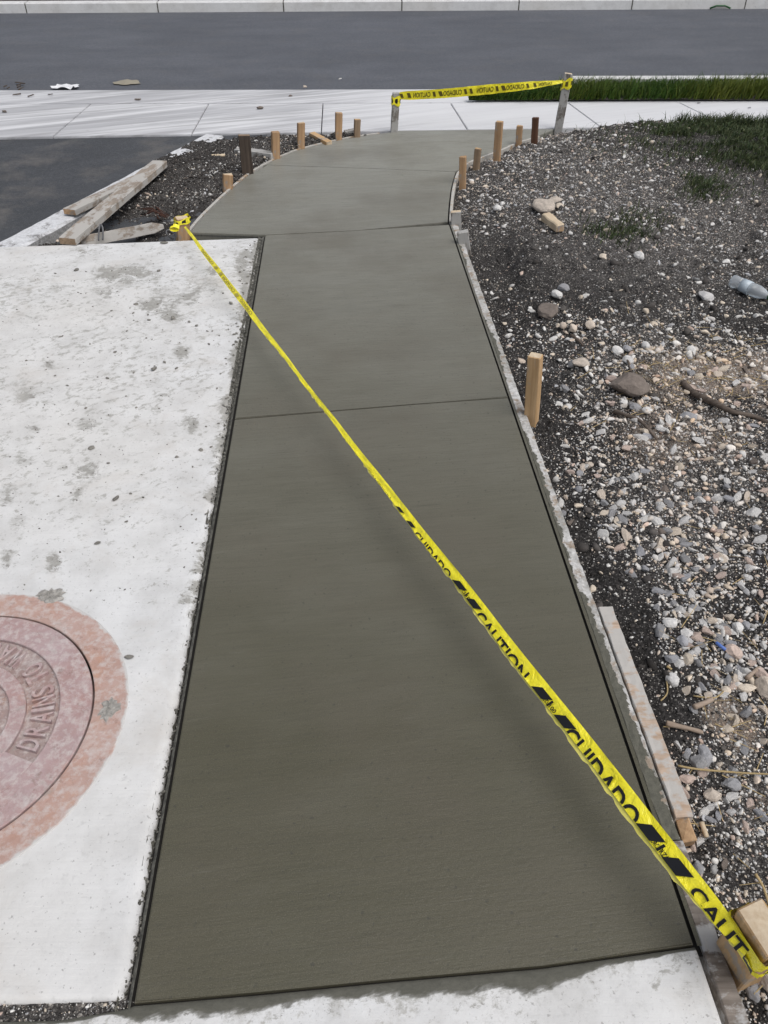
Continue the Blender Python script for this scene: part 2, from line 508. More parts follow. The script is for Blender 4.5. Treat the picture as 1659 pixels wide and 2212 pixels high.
M['pet'] = t.done((0.85, 0.89, 0.92), 0.22, t.bump(t.noise(40, 3), 0.5, 0.006), 0.6)
t = NT('milky_label')
t.b.inputs['Transmission Weight'].default_value = 0.2
M['milky'] = t.done((0.60, 0.68, 0.74), 0.35)

# ------------------------------------------------------------------ object helpers
def mk(name, verts, faces, mat, parent=None, smooth=False, loc=None):
    me = bpy.data.meshes.new(name)
    base = Vector(loc) if loc is not None else (parent.location.copy() if parent else Vector((0, 0, 0)))
    if len(verts) and not isinstance(verts, np.ndarray):
        verts = [(v[0] - base.x, v[1] - base.y, v[2] - base.z) for v in verts]
    elif isinstance(verts, np.ndarray):
        verts = verts - np.array(base)
        verts = verts.tolist()
    me.from_pydata(verts, [], faces if isinstance(faces, list) else faces.tolist())
    for m_ in (mat if isinstance(mat, (list, tuple)) else [mat]):
        me.materials.append(m_)
    if smooth:
        me.polygons.foreach_set('use_smooth', [True] * len(me.polygons))
    me.update()
    o = bpy.data.objects.new(name, me)
    C.objects.link(o)
    if parent:
        o.parent = parent
    else:
        o.location = base
    return o

def tag(o, label=None, cat=None, group=None, kind=None):
    if label: o['label'] = label
    if cat: o['category'] = cat
    if group: o['group'] = group
    if kind: o['kind'] = kind
    return o

def empty(name, loc, label, cat, group=None):
    o = bpy.data.objects.new(name, None)
    o.empty_display_size = 0.05
    C.objects.link(o)
    o.location = loc
    return tag(o, label, cat, group)

def fattr(o, name, vals):
    a = o.data.attributes.new(name, 'FLOAT', 'POINT')
    a.data.foreach_set('value', np.asarray(vals, dtype=np.float32))

def cattr(me, name, cols):
    a = me.attributes.new(name, 'FLOAT_COLOR', 'POINT')
    c4 = np.ones((len(cols), 4), dtype=np.float32)
    c4[:, :3] = cols
    a.data.foreach_set('color', c4.ravel())

def big_mesh(name, V, Fc, mat, cols=None, nper=3):
    """fast mesh from numpy arrays, all faces with nper corners"""
    me = bpy.data.meshes.new(name)
    nv, nf = len(V), len(Fc)
    me.vertices.add(nv)
    me.vertices.foreach_set('co', V.astype(np.float32).ravel())
    me.loops.add(nf * nper)
    me.loops.foreach_set('vertex_index', Fc.astype(np.int32).ravel())
    me.polygons.add(nf)
    me.polygons.foreach_set('loop_start', np.arange(nf, dtype=np.int32) * nper)
    me.materials.append(mat)
    me.update(calc_edges=True)
    if cols is not None:
        cattr(me, 'col', cols)
    o = bpy.data.objects.new(name, me)
    C.objects.link(o)
    return o

def grid_faces(nr, nc):
    i = np.arange((nr - 1) * (nc - 1))
    r, c = i // (nc - 1), i % (nc - 1)
    a = r * nc + c
    return np.stack([a, a + 1, a + nc + 1, a + nc], 1)

def beam(name, p0, p1, wid, thk, mat, endmat=None, side=None, bevel=0.003, jit=0.0015, seg=6, parent=None, taper=None, crook=0.0):
    """squared timber from p0 to p1, local x along it; 'side' = direction of its width"""
    p0, p1 = Vector(p0), Vector(p1)
    ax = (p1 - p0)
    L = ax.length
    ax.normalize()
    s = Vector(side) if side else Vector((0, 0, 1)).cross(ax)
    s = (s - ax * s.dot(ax)).normalized()
    up = ax.cross(s)
    bm = bmesh.new()
    rings = []
    for i in range(seg + 1):
        x = L * i / seg
        k = 1.0
        if taper and i == (0 if taper < 0 else seg):
            k = abs(taper)
        cy = crook * math.sin(math.pi * i / seg)
        rings.append([bm.verts.new((x + (random.uniform(-1, 1) * jit * 3 if i in (0, seg) else 0),
                                    a * wid / 2 * k + random.uniform(-jit, jit) + cy,
                                    b * thk / 2 * k + random.uniform(-jit, jit))) for a, b in ((-1, -1), (1, -1), (1, 1), (-1, 1))])
    for i in range(seg):
        for j in range(4):
            bm.faces.new((rings[i][j], rings[i][(j + 1) % 4], rings[i + 1][(j + 1) % 4], rings[i + 1][j]))
    f0 = bm.faces.new(rings[0][::-1])
    f1 = bm.faces.new(rings[-1])
    if endmat:
        f0.material_index = f1.material_index = 1
    bm.normal_update()
    if bevel:
        es = [e for e in bm.edges if len(e.link_faces) == 2 and e.calc_face_angle() > 0.8]
        bmesh.ops.bevel(bm, geom=es, offset=bevel, segments=1, affect='EDGES')
    bmesh.ops.recalc_face_normals(bm, faces=bm.faces)
    me = bpy.data.meshes.new(name)
    bm.to_mesh(me)
    bm.free()
    me.materials.append(mat)
    if endmat:
        me.materials.append(endmat)
    o = bpy.data.objects.new(name, me)
    C.objects.link(o)
    mw = Matrix((ax, s, up)).transposed().to_4x4()
    mw.translation = p0
    if parent:
        o.parent = parent
        o.matrix_local = Matrix.Translation(-parent.location) @ mw
    else:
        o.matrix_world = mw
    return o

def tube(name, pts, r, mat, parent=None, n=6, r1=None):
    pts = [Vector(p) for p in pts]
    V, Fc = [], []
    m_ = len(pts)
    for i, p in enumerate(pts):
        d = (pts[min(i + 1, m_ - 1)] - pts[max(i - 1, 0)]).normalized()
        a = d.cross(Vector((0, 0, 1)))
        if a.length < 0.05:
            a = d.cross(Vector((1, 0, 0)))
        a.normalize()
        b = d.cross(a)
        rr = r + ((r1 if r1 is not None else r) - r) * i / max(1, m_ - 1)
        rr *= random.uniform(0.88, 1.12) if r1 is not None else 1
        for j in range(n):
            an = 2 * math.pi * j / n
            V.append(p + (a * math.cos(an) + b * math.sin(an)) * rr)
    for i in range(m_ - 1):
        for j in range(n):
            Fc.append((i * n + j, i * n + (j + 1) % n, (i + 1) * n + (j + 1) % n, (i + 1) * n + j))
    Fc.append(tuple(range(n))[::-1])
    Fc.append(tuple((m_ - 1) * n + j for j in range(n)))
    return mk(name, V, Fc, mat, parent, True, None if parent else pts[0])

def inset_poly(P, d):
    """CCW polygon of Vectors moved inwards by d"""
    n = len(P)
    out = []
    for i in range(n):
        a, b, c = P[i - 1], P[i], P[(i + 1) % n]
        e1, e2 = (b - a).normalized(), (c - b).normalized()
        n1, n2 = Vector((-e1.y, e1.x, 0)), Vector((-e2.y, e2.x, 0))
        m_ = (n1 + n2)
        m_ = m_ / max(0.25, m_.dot(n1)) if m_.length > 1e-6 else n1
        out.append(b + m_ * d)
    return out

def slab(name, P, z0, z1, mat, parent=None, bev=0.005):
    bm = bmesh.new()
    top = [bm.verts.new((p.x, p.y, z1)) for p in P]
    bot = [bm.verts.new((p.x, p.y, z0)) for p in P]
    tf = bm.faces.new(top)
    n = len(P)
    for i in range(n):
        bm.faces.new((bot[i], bot[(i + 1) % n], top[(i + 1) % n], top[i]))
    bm.faces.new(bot[::-1])
    if bev:
        bmesh.ops.bevel(bm, geom=list(tf.edges), offset=bev, segments=2, affect='EDGES')
    bmesh.ops.recalc_face_normals(bm, faces=bm.faces)
    me = bpy.data.meshes.new(name)
    if parent:
        bmesh.ops.translate(bm, verts=bm.verts, vec=-parent.location)
    bm.to_mesh(me)
    bm.free()
    me.materials.append(mat)
    o = bpy.data.objects.new(name, me)
    C.objects.link(o)
    if parent:
        o.parent = parent
    return o

# ================================================================== SETTING
# line pieces in world metres
def lerp(a, b, t):
    return a + (b - a) * t

GL0, GL1 = G(285, 2172), G(572, 508)          # left groove of the path
GR0, GR1 = G(1503, 2043), G(971, 484)         # right groove

def gl_x(y): return lerp(GL0.x, GL1.x, (y - GL0.y) / (GL1.y - GL0.y))
def gr_x(y): return lerp(GR0.x, GR1.x, (y - GR0.y) / (GR1.y - GR0.y))

left_curve = [G(*q) for q in ((409, 503), (440, 466), (480.6, 426.5), (508, 402), (536, 379), (568.5, 358), (598.6, 343), (642.6, 324.7),
                              (712, 307), (767.6, 295.8), (820.8, 289), (862.6, 282.5))]
right_curve = [G(*q) for q in ((968, 480), (969, 460), (970.5, 440), (975, 406), (983, 377), (993, 365), (1008, 351.4), (1040, 338),
                               (1082, 322), (1114, 308), (1161.5, 294), (1201, 278))]

# far lying ground and soil behind the kerb
g0 = mk('ground', [(-500, -300, -0.35), (500, -300, -0.35), (500, 900, -0.35), (-500, 900, -0.35)], [(0, 1, 2, 3)], M['soil'])
tag(g0, kind='structure')
FK0, FK1 = G(0, 29, -0.012), G(1659, 19, -0.012)
fkd = (FK1 - FK0).normalized()
fkn = Vector((-fkd.y, fkd.x, 0))
def fk(s, off, z):
    p = FK0 + fkd * s + fkn * off
    return Vector((p.x, p.y, z))
nx, ny = 120, 30
V = np.array([tuple(fk(-30 + 70 * i / (nx - 1), 0.17 + 300 * (j / (ny - 1)) ** 3, 0.075 + 0.03 * random.random())) for j in range(ny) for i in range(nx)])
o = mk('far_soil', V, grid_faces(ny, nx), M['soil'])
fattr(o, 'grey', [0.5] * len(V)); fattr(o, 'dust', [0.0] * len(V))
tag(o, kind='structure')
AP0, AP2 = G(0, 195), G(855, 193)
apd = (AP2 - AP0).normalized()
apn = Vector((-apd.y, apd.x, 0))
def ap(s, off, z):
    p = AP0 + apd * s + apn * off
    return Vector((p.x, p.y, z))
V = [ap(-60, -0.3, -0.02), ap(70, -0.3, -0.02), fk(60, 0.05, -0.012), fk(-55, 0.05, -0.012)]
tag(mk('road', V, [(0, 1, 2, 3)], M['road']), kind='structure')

# far kerb: one thing, each cast segment a part
kerb = tag(empty('kerb', fk(0, 0, -0.012), None, None), 'long pale concrete kerb in cast lengths along the far side of the road', 'kerb')
def px_on_kerb(u):
    d = ray(u, lerp(29, 19, u / 1659.0))
    p = G(u, lerp(29, 19, u / 1659.0), -0.012)
    return (p - FK0).dot(fkd)
cuts = [px_on_kerb(u) for u in (-760, -480, -210, 58, 342, 613, 868, 1120, 1364, 1608, 1860, 2110, 2360)]
for i in range(len(cuts) - 1):
    a, b = cuts[i] + 0.009, cuts[i + 1] - 0.009
    prof = [(0.0, -0.03), (0.008, 0.095), (0.022, 0.108), (0.165, 0.111), (0.165, -0.03)]
    V, Fc = [], []
    for s in (a, b):
        V += [fk(s, px, pz) for px, pz in prof]
    n = len(prof)
    for j in range(n):
        Fc.append((j, (j + 1) % n, n + (j + 1) % n, n + j))
    Fc += [tuple(range(n))[::-1], tuple(range(n, 2 * n))]
    mk('kerb_segment', V, Fc, M['white'], kerb)
V = [fk(-40, 0.012, 0.092), fk(50, 0.012, 0.092), fk(50, 0.16, 0.092), fk(-40, 0.16, 0.092), fk(-40, 0.012, -0.03), fk(50, 0.012, -0.03)]
mk('kerb_joint_filler', V, [(0, 1, 2, 3), (4, 5, 1, 0)], M['mortar'], kerb)

# apron gutter and pavement panels
root = bpy.data.objects.new('pavement', None); C.objects.link(root); root.location = (0, 7, 0); tag(root, kind='structure')
gutter = [ap(-14, 0, 0.0), ap(-14, -1.02, 0.0)]
V = [ap(-14, -0.99, 0), ap(30, -0.99, 0), ap(30, 0.0, 0), ap(-14, 0.0, 0), ap(-14, 0.0, -0.06), ap(30, 0.0, -0.06)]
# joints of the pavement: top px, bottom px
js = [((-620, 231), (-790, 300)), ((-330, 230), (-480, 297)), ((-68, 229), (-180, 293)), ((192.5, 227.5), (119, 291)), ((450, 225), (415, 287)), ((697.5, 222.5), (694, 283)),
      ((971, 219), (1010.6, 281)), ((1219.5, 216.5), (1292, 270)), ((1449.5, 213), (1545, 260)), ((1690, 210.5), (1810, 256)), ((1935, 208), (2080, 252)), ((2180, 206), (2350, 248))]
NE0, NE1 = G(0, 297), G(1201, 277)
ned = (NE1 - NE0).normalized()
nen = Vector((-ned.y, ned.x, 0))
J = []
for (a, b) in js:
    pa, pb = G(*a), G(*b)
    d = (pb - pa)
    # far ends on a line parallel to the road, near ends on the pavement's near edge
    ta = (-0.52 - (pa - AP0).dot(apn)) / d.dot(apn)
    tb = (-(pa - NE0).dot(nen)) / d.dot(nen)
    J.append((pa + d * ta, pa + d * tb))
def flat(p, z=0.0): return Vector((p.x, p.y, z))
for i in range(len(J) - 1):
    a, b = J[i], J[i + 1]
    P = [flat(a[1]), flat(b[1]), flat(b[0]), flat(a[0])]
    slab('panel', inset_poly(P, 0.004), -0.10, 0.0, M['apron'], root, 0.004)
ga = [(J[0][0] - AP0).dot(apd), (J[-1][0] - AP0).dot(apd)]
slab('gutter', [ap(ga[0], -0.513, 0), ap(ga[1], -0.513, 0), ap(ga[1], 0, 0), ap(ga[0], 0, 0)], -0.10, 0.0, M['apron'], root, 0.004)

# asphalt lot on the left: slopes down towards the near side of its kerb
def lot_z(y): return -0.012 - 0.085 * max(0.0, min(1.0, (6.3 - y) / 2.2))
V, Fc = [], []
ys = np.linspace(2.0, 6.42, 14)
xs = np.linspace(-12, -0.9, 24)
for y in ys:
    for x in xs:
        V.append((x, y + (0.0), lot_z(y)))
o = mk('asphalt_lot', V, grid_faces(len(ys), len(xs)), M['lot'], None, True)
tag(o, kind='structure')

# ------------------------------------------------------------------ the fresh path
path = bpy.data.objects.new('path', None); C.objects.link(path); path.location = (0, 2.5, 0); tag(path, kind='structure')
S1 = [G(285, 2171), G(560, 2147), G(836, 2120), G(1173, 2090), G(1503, 2043), G(1099, 858), G(900, 873), G(505, 905)]
S2 = [G(505, 905), G(900, 873), G(1099, 858), G(971, 484.5), G(770, 498), G(572, 508)]
S3 = [G(572, 508), G(770, 498), right_curve[0]] + right_curve[1:5] + [G(985, 371), G(823, 364.5), G(577, 356)] + left_curve[:5][::-1]
S4 = [G(577, 356), G(823, 364.5), G(985, 371)] + right_curve[5:] + left_curve[5:][::-1]
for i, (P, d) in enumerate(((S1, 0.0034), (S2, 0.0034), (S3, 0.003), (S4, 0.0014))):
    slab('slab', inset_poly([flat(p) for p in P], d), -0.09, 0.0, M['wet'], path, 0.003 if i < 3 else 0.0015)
# bed under the grooves
bed = [G(265, 2190), G(1530, 2060), GR1 + Vector((0.02, 0, 0))] + [p + Vector((0.02, 0, 0)) for p in right_curve[:5]] + right_curve[5:] + left_curve[::-1] + [GL1 + Vector((-0.02, 0, 0))]
mk('groove_bed', [flat(p, -0.012) for p in bed], [tuple(range(len(bed)))], M['gap'], path)

# rough mortar left between groove and pad (path part), ragged heights
def pad_edge_x(y):
    a, b = G(263, 2160), G(562, 513)
    return lerp(a.x, b.x, (y - a.y) / (b.y - a.y))
ny_, nx_ = 420, 7
V = []
for j in range(ny_):
    y = lerp(0.47, 4.262, j / (ny_ - 1))
    xl = pad_edge_x(y) - 0.01
    xr = gl_x(y) - 0.0026
    crev = 0.5 + 0.5 * math.sin(y * 3.1) * math.sin(y * 7.7 + 1)
    for i in range(nx_):
        f = i / (nx_ - 1)
        x = lerp(xl, xr, f)
        nz = float(vnoise(np.array([x * 90.0]), np.array([y * 70.0]))[0])
        dip = math.exp(-((f - 0.42) / 0.26) ** 2)
        z = -0.002 - 0.020 * dip * (0.35 + 0.9 * nz) + 0.003 * (nz - 0.5)
        if y < 1.6:
            z -= 0.010 * dip
        if y > 2.6 and f < 0.8:
            z += 0.012 * nz * (1 - abs(f - 0.4))
        V.append((x, y, z))
mk('mortar_margin', V, grid_faces(ny_, nx_), M['mortar'], path, True)
# thin tooled margin right of the groove
def margin(name, P0, P1, w_, n=60, sgn=1):
    V = []
    for i in range(n):
        p = lerp(P0, P1, i / (n - 1))
        V.append((p.x + sgn * 0.0035, p.y, -0.001)); V.append((p.x + sgn * (0.0035 + w_), p.y, 0.0005))
    return mk(name, V, grid_faces(n, 2), M['wet'], path)
margin('edge_margin', GR0 + Vector((0, 0, 0)), GR1, 0.008)

# ------------------------------------------------------------------ white pad (left) with cut-out for the cover
MC = Vector((-1.072, 1.083, 0)); R_COVER, R_FRAME = 0.355, 0.44
padL = -3.6
TL_, TR_ = G(110, 529), G(562, 513)
BL_, BR_ = G(0, 2167), G(263, 2158)
def top_y(x): return lerp(TL_.y, TR_.y, (x - TL_.x) / (TR_.x - TL_.x))
def bot_y(x): return lerp(BL_.y, BR_.y, (x - BL_.x) / (BR_.x - BL_.x))
ncx, ncy = 240, 330
xs_t = np.linspace(0, 1, ncx) ** 0.75
V = np.zeros((ncy + 2, ncx + 2, 3))
jag = lambda y: 0.012 * (fbm(y * 0 + 3.3, y, 14, 4) - 0.5) + 0.006 * (vnoise(y * 90, y * 0) - 0.5)
for j in range(ncy):
    tj = j / (ncy - 1)
    tj = 0.5 * (1 - math.cos(math.pi * tj)) * 0.35 + 0.65 * tj
    ymid = lerp(0.495, 4.25, tj)
    xr = pad_edge_x(ymid) + float(jag(np.array([ymid]))[0])
    x = padL + (xr - padL) * xs_t
    y = bot_y(x) + (top_y(x) - bot_y(x)) * tj
    z = 0.0012 * (fbm(x, y, 2.5, 3) - 0.5)
    d = xr - x
    z -= 0.010 * np.clip(1 - d / 0.022, 0, 1) ** 2
    dtop = np.minimum(top_y(x) - y, y - bot_y(x))
    z -= 0.006 * np.clip(1 - dtop / 0.012, 0, 1) ** 2
    V[j + 1, 1:-1, 0], V[j + 1, 1:-1, 1], V[j + 1, 1:-1, 2] = x, y, z
V[0] = V[1]; V[-1] = V[-2]
V[:, 0] = V[:, 1]; V[:, -1] = V[:, -2]
V[0, :, 2] = V[-1, :, 2] = V[:, 0, 2] = V[:, -1, 2] = -0.14
Vf = V.reshape(-1, 3)
Fc = grid_faces(ncy + 2, ncx + 2)
cen = Vf[Fc].mean(1)
keep = (cen[:, 0] - MC.x) ** 2 + (cen[:, 1] - MC.y) ** 2 > (R_FRAME - 0.03) ** 2
o = mk('concrete_pad', Vf, Fc[keep], M['pad'], None, True)
tag(o, kind='structure')
u_, v_ = uv_of(Vf[:, 0], Vf[:, 1], np.zeros(len(Vf)))
PADST = [(250, 588, 48, 13, .62), (330, 659, 25, 12, .6), (425, 639, 46, 26, .34), (395, 759, 14, 14, .6), (47, 846, 24, 24, .55), (105, 789, 14, 12, .6),
         (412, 919, 14, 16, .7), (185, 919, 20, 18, .42), (70, 924, 15, 12, .6), (175, 1019, 34, 20, .7), (165, 1069, 18, 18, .55), (50, 999, 30, 20, .4),
         (370, 684, 20, 8, .55), (462, 583, 14, 10, .6), (215, 634, 30, 16, .32), (20, 1069, 20, 20, .55), (115, 1216, 16, 24, .62), (105, 1287, 24, 11, .75),
         (44, 1133, 25, 18, .5), (16, 1205, 18, 28, .45), (180, 545, 30, 12, .4), (520, 560, 16, 34, .42), (530, 610, 10, 40, .35), (505, 840, 6, 50, .2),
         (290, 610, 60, 30, .22), (120, 620, 40, 10, .3), (430, 1270, 10, 60, .38), (420, 1240, 14, 50, .3), (60, 700, 60, 40, .15), (300, 740, 160, 120, .08)]
st = 1.35 * blobs(u_, v_, [(a, b, c * 1.3, d * 1.3, e) for a, b, c, d, e in PADST])
st += 0.16 * sstep(0.55, 0.75, fbm(Vf[:, 0], Vf[:, 1], 3.0, 4))
st *= 1 - 0.75 * sstep(1250, 1400, v_)
edge_d = np.array([pad_edge_x(y) for y in Vf[:, 1]]) - Vf[:, 0]
st += (0.35 + 1.5 * sstep(.42, .62, fbm(Vf[:, 0], Vf[:, 1], 4.5, 4))) * np.exp(-np.clip(edge_d, 0, None) / 0.026) * sstep(0.9, 1.5, Vf[:, 1])
fattr(o, 'stain', st)
fattr(o, 'wet', np.zeros(len(Vf)))
fattr(o, 'fleck', 0.075 - 0.12 * sstep(1050, 1450, v_))

# older slab at the near end (below the joint), its far rim smeared with wet concrete
OS = [G(-420, 2245), G(120, 2204), G(262, 2180), G(285, 2172), G(560, 2148), G(836, 2121), G(1173, 2091), G(1505, 2044)]
ncx, ncy = 260, 110
osx = np.array([p.x for p in OS]); osy = np.array([p.y for p in OS])
osx[0] = -2.6
V = np.zeros((ncy + 2, ncx + 2, 3))
for j in range(ncy):
    tj = (j / (ncy - 1)) ** 2.2
    x = np.linspace(-2.6, 0.602, ncx)
    ytop = np.interp(x, osx, osy)
    y = ytop + 0.0005 - tj * 2.0
    xr = x + np.clip((x + 2.0) / 2.6, 0, 1) * (gr_x(0.59) - 0.6035 + (-0.0575) * (y - 0.59))
    z = 0.0015 * (fbm(x, y, 5, 3) - 0.5) - 0.006 * np.exp(-tj * 2.0 / 0.006)
    V[j + 1, 1:-1] = np.stack([xr, y, z], 1)
V[0] = V[1]; V[-1] = V[-2]; V[:, 0] = V[:, 1]; V[:, -1] = V[:, -2]
V[0, :, 2] = V[-1, :, 2] = V[:, 0, 2] = V[:, -1, 2] = -0.1
Vf = V.reshape(-1, 3)
o = mk('old_slab', Vf, grid_faces(ncy + 2, ncx + 2), M['pad'], None, True)
tag(o, kind='structure')
dist = np.interp(Vf[:, 0], osx, osy) - Vf[:, 1]
wid = np.interp(uv_of(Vf[:, 0], Vf[:, 1] * 0 + 0.5, np.zeros(len(Vf)))[0], [250, 300, 560, 700, 850, 1000, 1100, 1180, 1300, 1500],
                [0.006, 0.024, 0.024, 0.016, 0.026, 0.026, 0.034, 0.030, 0.014, 0.006])
fattr(o, 'wet', np.clip(1.0 - 0.5 * dist / np.maximum(wid, 1e-3), -0.6, 1.0))
fattr(o, 'fleck', 0.20 * np.exp(-dist / 0.06) - 0.02)
fattr(o, 'stain', 0.10 + 0.10 * fbm(Vf[:, 0], Vf[:, 1], 6, 3) + 0.32 * np.exp(-dist / 0.05) * (Vf[:, 0] > -0.5))

# gravelly strip between pad and old slab, lower left
xs = np.linspace(-2.6, -0.44, 140)
V = []
for x in xs:
    for f in np.linspace(0, 1, 8):
        y = lerp(bot_y(x) + 0.01, np.interp(x, osx, osy) - 0.012, f)
        V.append((x, y, -0.012 + 0.008 * (random.random() - 0.5)))
o = mk('gravel_joint', V, grid_faces(len(xs), 8), M['soil'])
fattr(o, 'grey', [1.0] * len(V)); fattr(o, 'dust', [0.25] * len(V))
tag(o, kind='structure')

# ------------------------------------------------------------------ soil, right of the path
def form_out(y):
    """x of the outer face of the right-hand form"""
    y = np.asarray(y, dtype=float)
    ry = [0.0, GR0.y, GR1.y] + [p.y for p in right_curve[1:]]
    rx = [gr_x(0.0) + 0.05, GR0.x + 0.05, GR1.x + 0.05] + [p.x + 0.022 for p in right_curve[1:]]
    return np.interp(y, ry, rx)

def soil_h(x, y):
    d = np.clip(x - form_out(y), 0, None)
    h = -0.030 - 0.030 * np.exp(-d / 0.10)
    h = h + 0.038 * sstep(0.15, 0.9, d) * sstep(0.8, 2.0, y)
    h = h + 0.115 * np.exp(-((x - 2.0) / 0.85) ** 2 - ((y - 5.75) / 0.75) ** 2)
    h = h + 0.045 * np.exp(-((x - 1.3) / 0.55) ** 2 - ((y - 5.2) / 0.55) ** 2)
    h = h - 0.05 * np.exp(-((x - 0.62) / 0.10) ** 2 - ((y - 3.9) / 0.5) ** 2)
    h = h + 0.04 * np.exp(-((x - 0.78) / 0.13) ** 2 - ((y - 3.95) / 0.35) ** 2)
    h = h + 0.05 * sstep(2.2, 3.2, x)
    h = h + 0.040 * (fbm(x, y, 2.2, 3) - 0.5) + 0.036 * (fbm(x + 9, y, 9, 4) - 0.5) + 0.034 * np.clip(fbm(x + 3, y + 7, 17, 3) - 0.48, 0, 1) * sstep(1.2, 2.6, y) * 2.2 + 0.017 * (fbm(x, y + 5, 36, 3) - 0.5)
    yend = 6.50 + 0.02 * (x - 0.1)
    h = h - 0.22 * sstep(-0.12, 0.10, y - yend)
    return h

XR0, XR1, YR0, YR1 = 0.30, 6.0, -0.6, 6.72
nxr, nyr = 380, 560
gx = XR0 + (XR1 - XR0) * (np.linspace(0, 1, nxr) ** 1.35)
gy = YR0 + (YR1 - YR0) * np.linspace(0, 1, nyr)
X, Y = np.meshgrid(gx, gy)
X = X.ravel(); Y = Y.ravel()
Zs = soil_h(X, Y)
inside = X < form_out(Y) - 0.03
Zs = np.where(inside, -0.16, Zs)
o = big_mesh('soil', np.stack([X, Y, Zs], 1), grid_faces(nyr, nxr), M['soil'], None, 4)
o.data.polygons.foreach_set('use_smooth', [True] * len(o.data.polygons))
tag(o, kind='structure')
U, Vv = uv_of(X, Y, Zs)
GREY = [(1250, 400, 260, 120, 1.0), (1480, 580, 300, 90, .6), (1600, 400, 120, 60, .5), (1600, 470, 160, 60, .55), (1150, 300, 120, 30, .5), (1400, 780, 160, 90, .8), (1550, 1000, 180, 180, .9), (1600, 1750, 110, 250, .9), (1450, 540, 200, 60, .35), (1480, 1150, 120, 150, .45)]
DUST = [(1580, 815, 90, 28, .75), (1640, 800, 60, 50, .6), (1560, 1540, 45, 45, .8), (1610, 1590, 35, 45, .8), (1480, 790, 120, 60, .35), (1400, 960, 80, 60, .25), (1580, 960, 90, 60, .25),
        (1640, 1730, 50, 60, .4), (1180, 290, 60, 12, .4), (1450, 900, 160, 120, .3), (1480, 1100, 90, 90, .22)]
fattr(o, 'grey', np.clip(blobs(U, Vv, GREY), 0, 1))
fattr(o, 'dust', np.clip(1.35 * blobs(U, Vv, DUST), 0, 1))

# ------------------------------------------------------------------ soil patch, left, between pad, kerb and the curved form
def lc_x(y):
    return np.interp(y, [p.y for p in left_curve], [p.x for p in left_curve])
K0, K1 = G(40, 512), G(450, 298)
kd = (K1 - K0).normalized()
kn = Vector((kd.y, -kd.x, 0))           # towards the soil
def kerb_in_x(y):
    t_ = (np.asarray(y) - K0.y) / (K1.y - K0.y)
    return K0.x + (K1.x - K0.x) * t_
def soil_l(x, y):
    h = -0.085 + 0.085 * sstep(4.5, 5.4, y)
    h = h + 0.02 * np.exp(-((x + 0.75) / 0.35) ** 2 - ((y - 5.9) / 0.5) ** 2)
    h = h + 0.035 * (fbm(x, y, 3, 3) - 0.5) + 0.055 * (fbm(x + 4, y, 11, 4) - 0.5) + 0.012 * (fbm(x, y, 45, 3) - 0.5)
    yend = 6.42 - 0.13 * sstep(-0.1, -1.4, x)
    h = h - 0.12 * sstep(-0.10, 0.08, y - yend)
    h = np.where(x < kerb_in_x(y) + 0.06, np.minimum(h, np.where(y < 5.2, -0.06, 0.03)), h)
    return h
nyl, nxl = 260, 240
V = []
gy = np.linspace(4.10, 6.52, nyl)
Xl = np.zeros((nyl, nxl)); Yl = np.zeros((nyl, nxl))
for j, y in enumerate(gy):
    x0 = float(kerb_in_x(y)) - (0.02 if y < 5.65 else 0.07)
    x1 = float(lc_x(max(y, left_curve[0].y)))
    Xl[j] = np.linspace(x0, max(x1 - 0.005, x0 + 0.05), nxl)
    Yl[j] = y
X, Y = Xl.ravel(), Yl.ravel()
Z = soil_l(X, Y)
near_form = lc_x(np.maximum(Y, left_curve[0].y)) - X
Z = np.where(near_form < 0.05, np.minimum(Z, -0.018), Z)
o = big_mesh('soil_bed', np.stack([X, Y, Z], 1), grid_faces(nyl, nxl), M['soil'], None, 4)
o.data.polygons.foreach_set('use_smooth', [True] * len(o.data.polygons))
tag(o, kind='structure')
fattr(o, 'grey', np.clip(0.30 - 0.25 * sstep(4.9, 4.3, Y) + 0.7 * (fbm(X, Y, 4, 3) - 0.5), 0, 1)); fattr(o, 'dust', np.clip(fbm(X, Y, 3.1, 3) - 0.5, 0, 1))

# diagonal kerb along the lot
n = 46
V = []
L = (K1 - K0).length
KW = 0.155
for i in range(n + 1):
    s = -0.9 + (L + 1.0) * i / n
    for j, (off, z) in enumerate(((-0.012, -0.16), (-0.01, -0.012), (0.006, 0.0), (KW - 0.012, 0.0), (KW, -0.014), (KW + 0.004, -0.16))):
        q = K0 + kd * s - kn * (KW - off) * 1.0 + kn * KW * 0.5
        if s < -0.02 and j > 2:
            pass
        V.append((q.x + 0.006 * (random.random() - .5), q.y + 0.006 * (random.random() - .5), z + lot_z(q.y) * 0.15 + 0.003 * (random.random() - .5)))
o = mk('kerb_strip', V, grid_faces(n + 1, 6), M['kerb'])
tag(o, 'chalky white concrete kerb strip running diagonally beside the dark asphalt lot', 'kerb', kind='structure')

# grassy verge soil between pavement and road, right
V, nn = [], 40
for j in range(8):
    for i in range(nn):
        s_ = (G(1010, 213) - AP0).dot(apd) + 12.0 * (i / (nn - 1)) ** 1.4
        tip = min(1.0, 0.08 + i / 10.0)
        off = -0.50 + (0.375 * tip) * j / 7
        V.append(ap(s_, off, 0.012 + 0.03 * math.sin(math.pi * j / 7) + 0.01 * random.random()))
o = mk('verge_soil', V, grid_faces(8, nn), M['soil'])
fattr(o, 'grey', [0.2] * len(V)); fattr(o, 'dust', [0.1] * len(V))
tag(o, kind='structure')
s0 = (G(1215, 190) - AP0).dot(apd)
V = [ap(s0, -0.11, 0.10), ap(s0 + 12, -0.11, 0.10), ap(s0 + 12, 0.03, 0.10), ap(s0, 0.03, 0.10), ap(s0 + 12, 0.035, -0.03), ap(s0, 0.035, -0.03), ap(s0, -0.11, -0.03), ap(s0 + 12, -0.11, -0.03)]
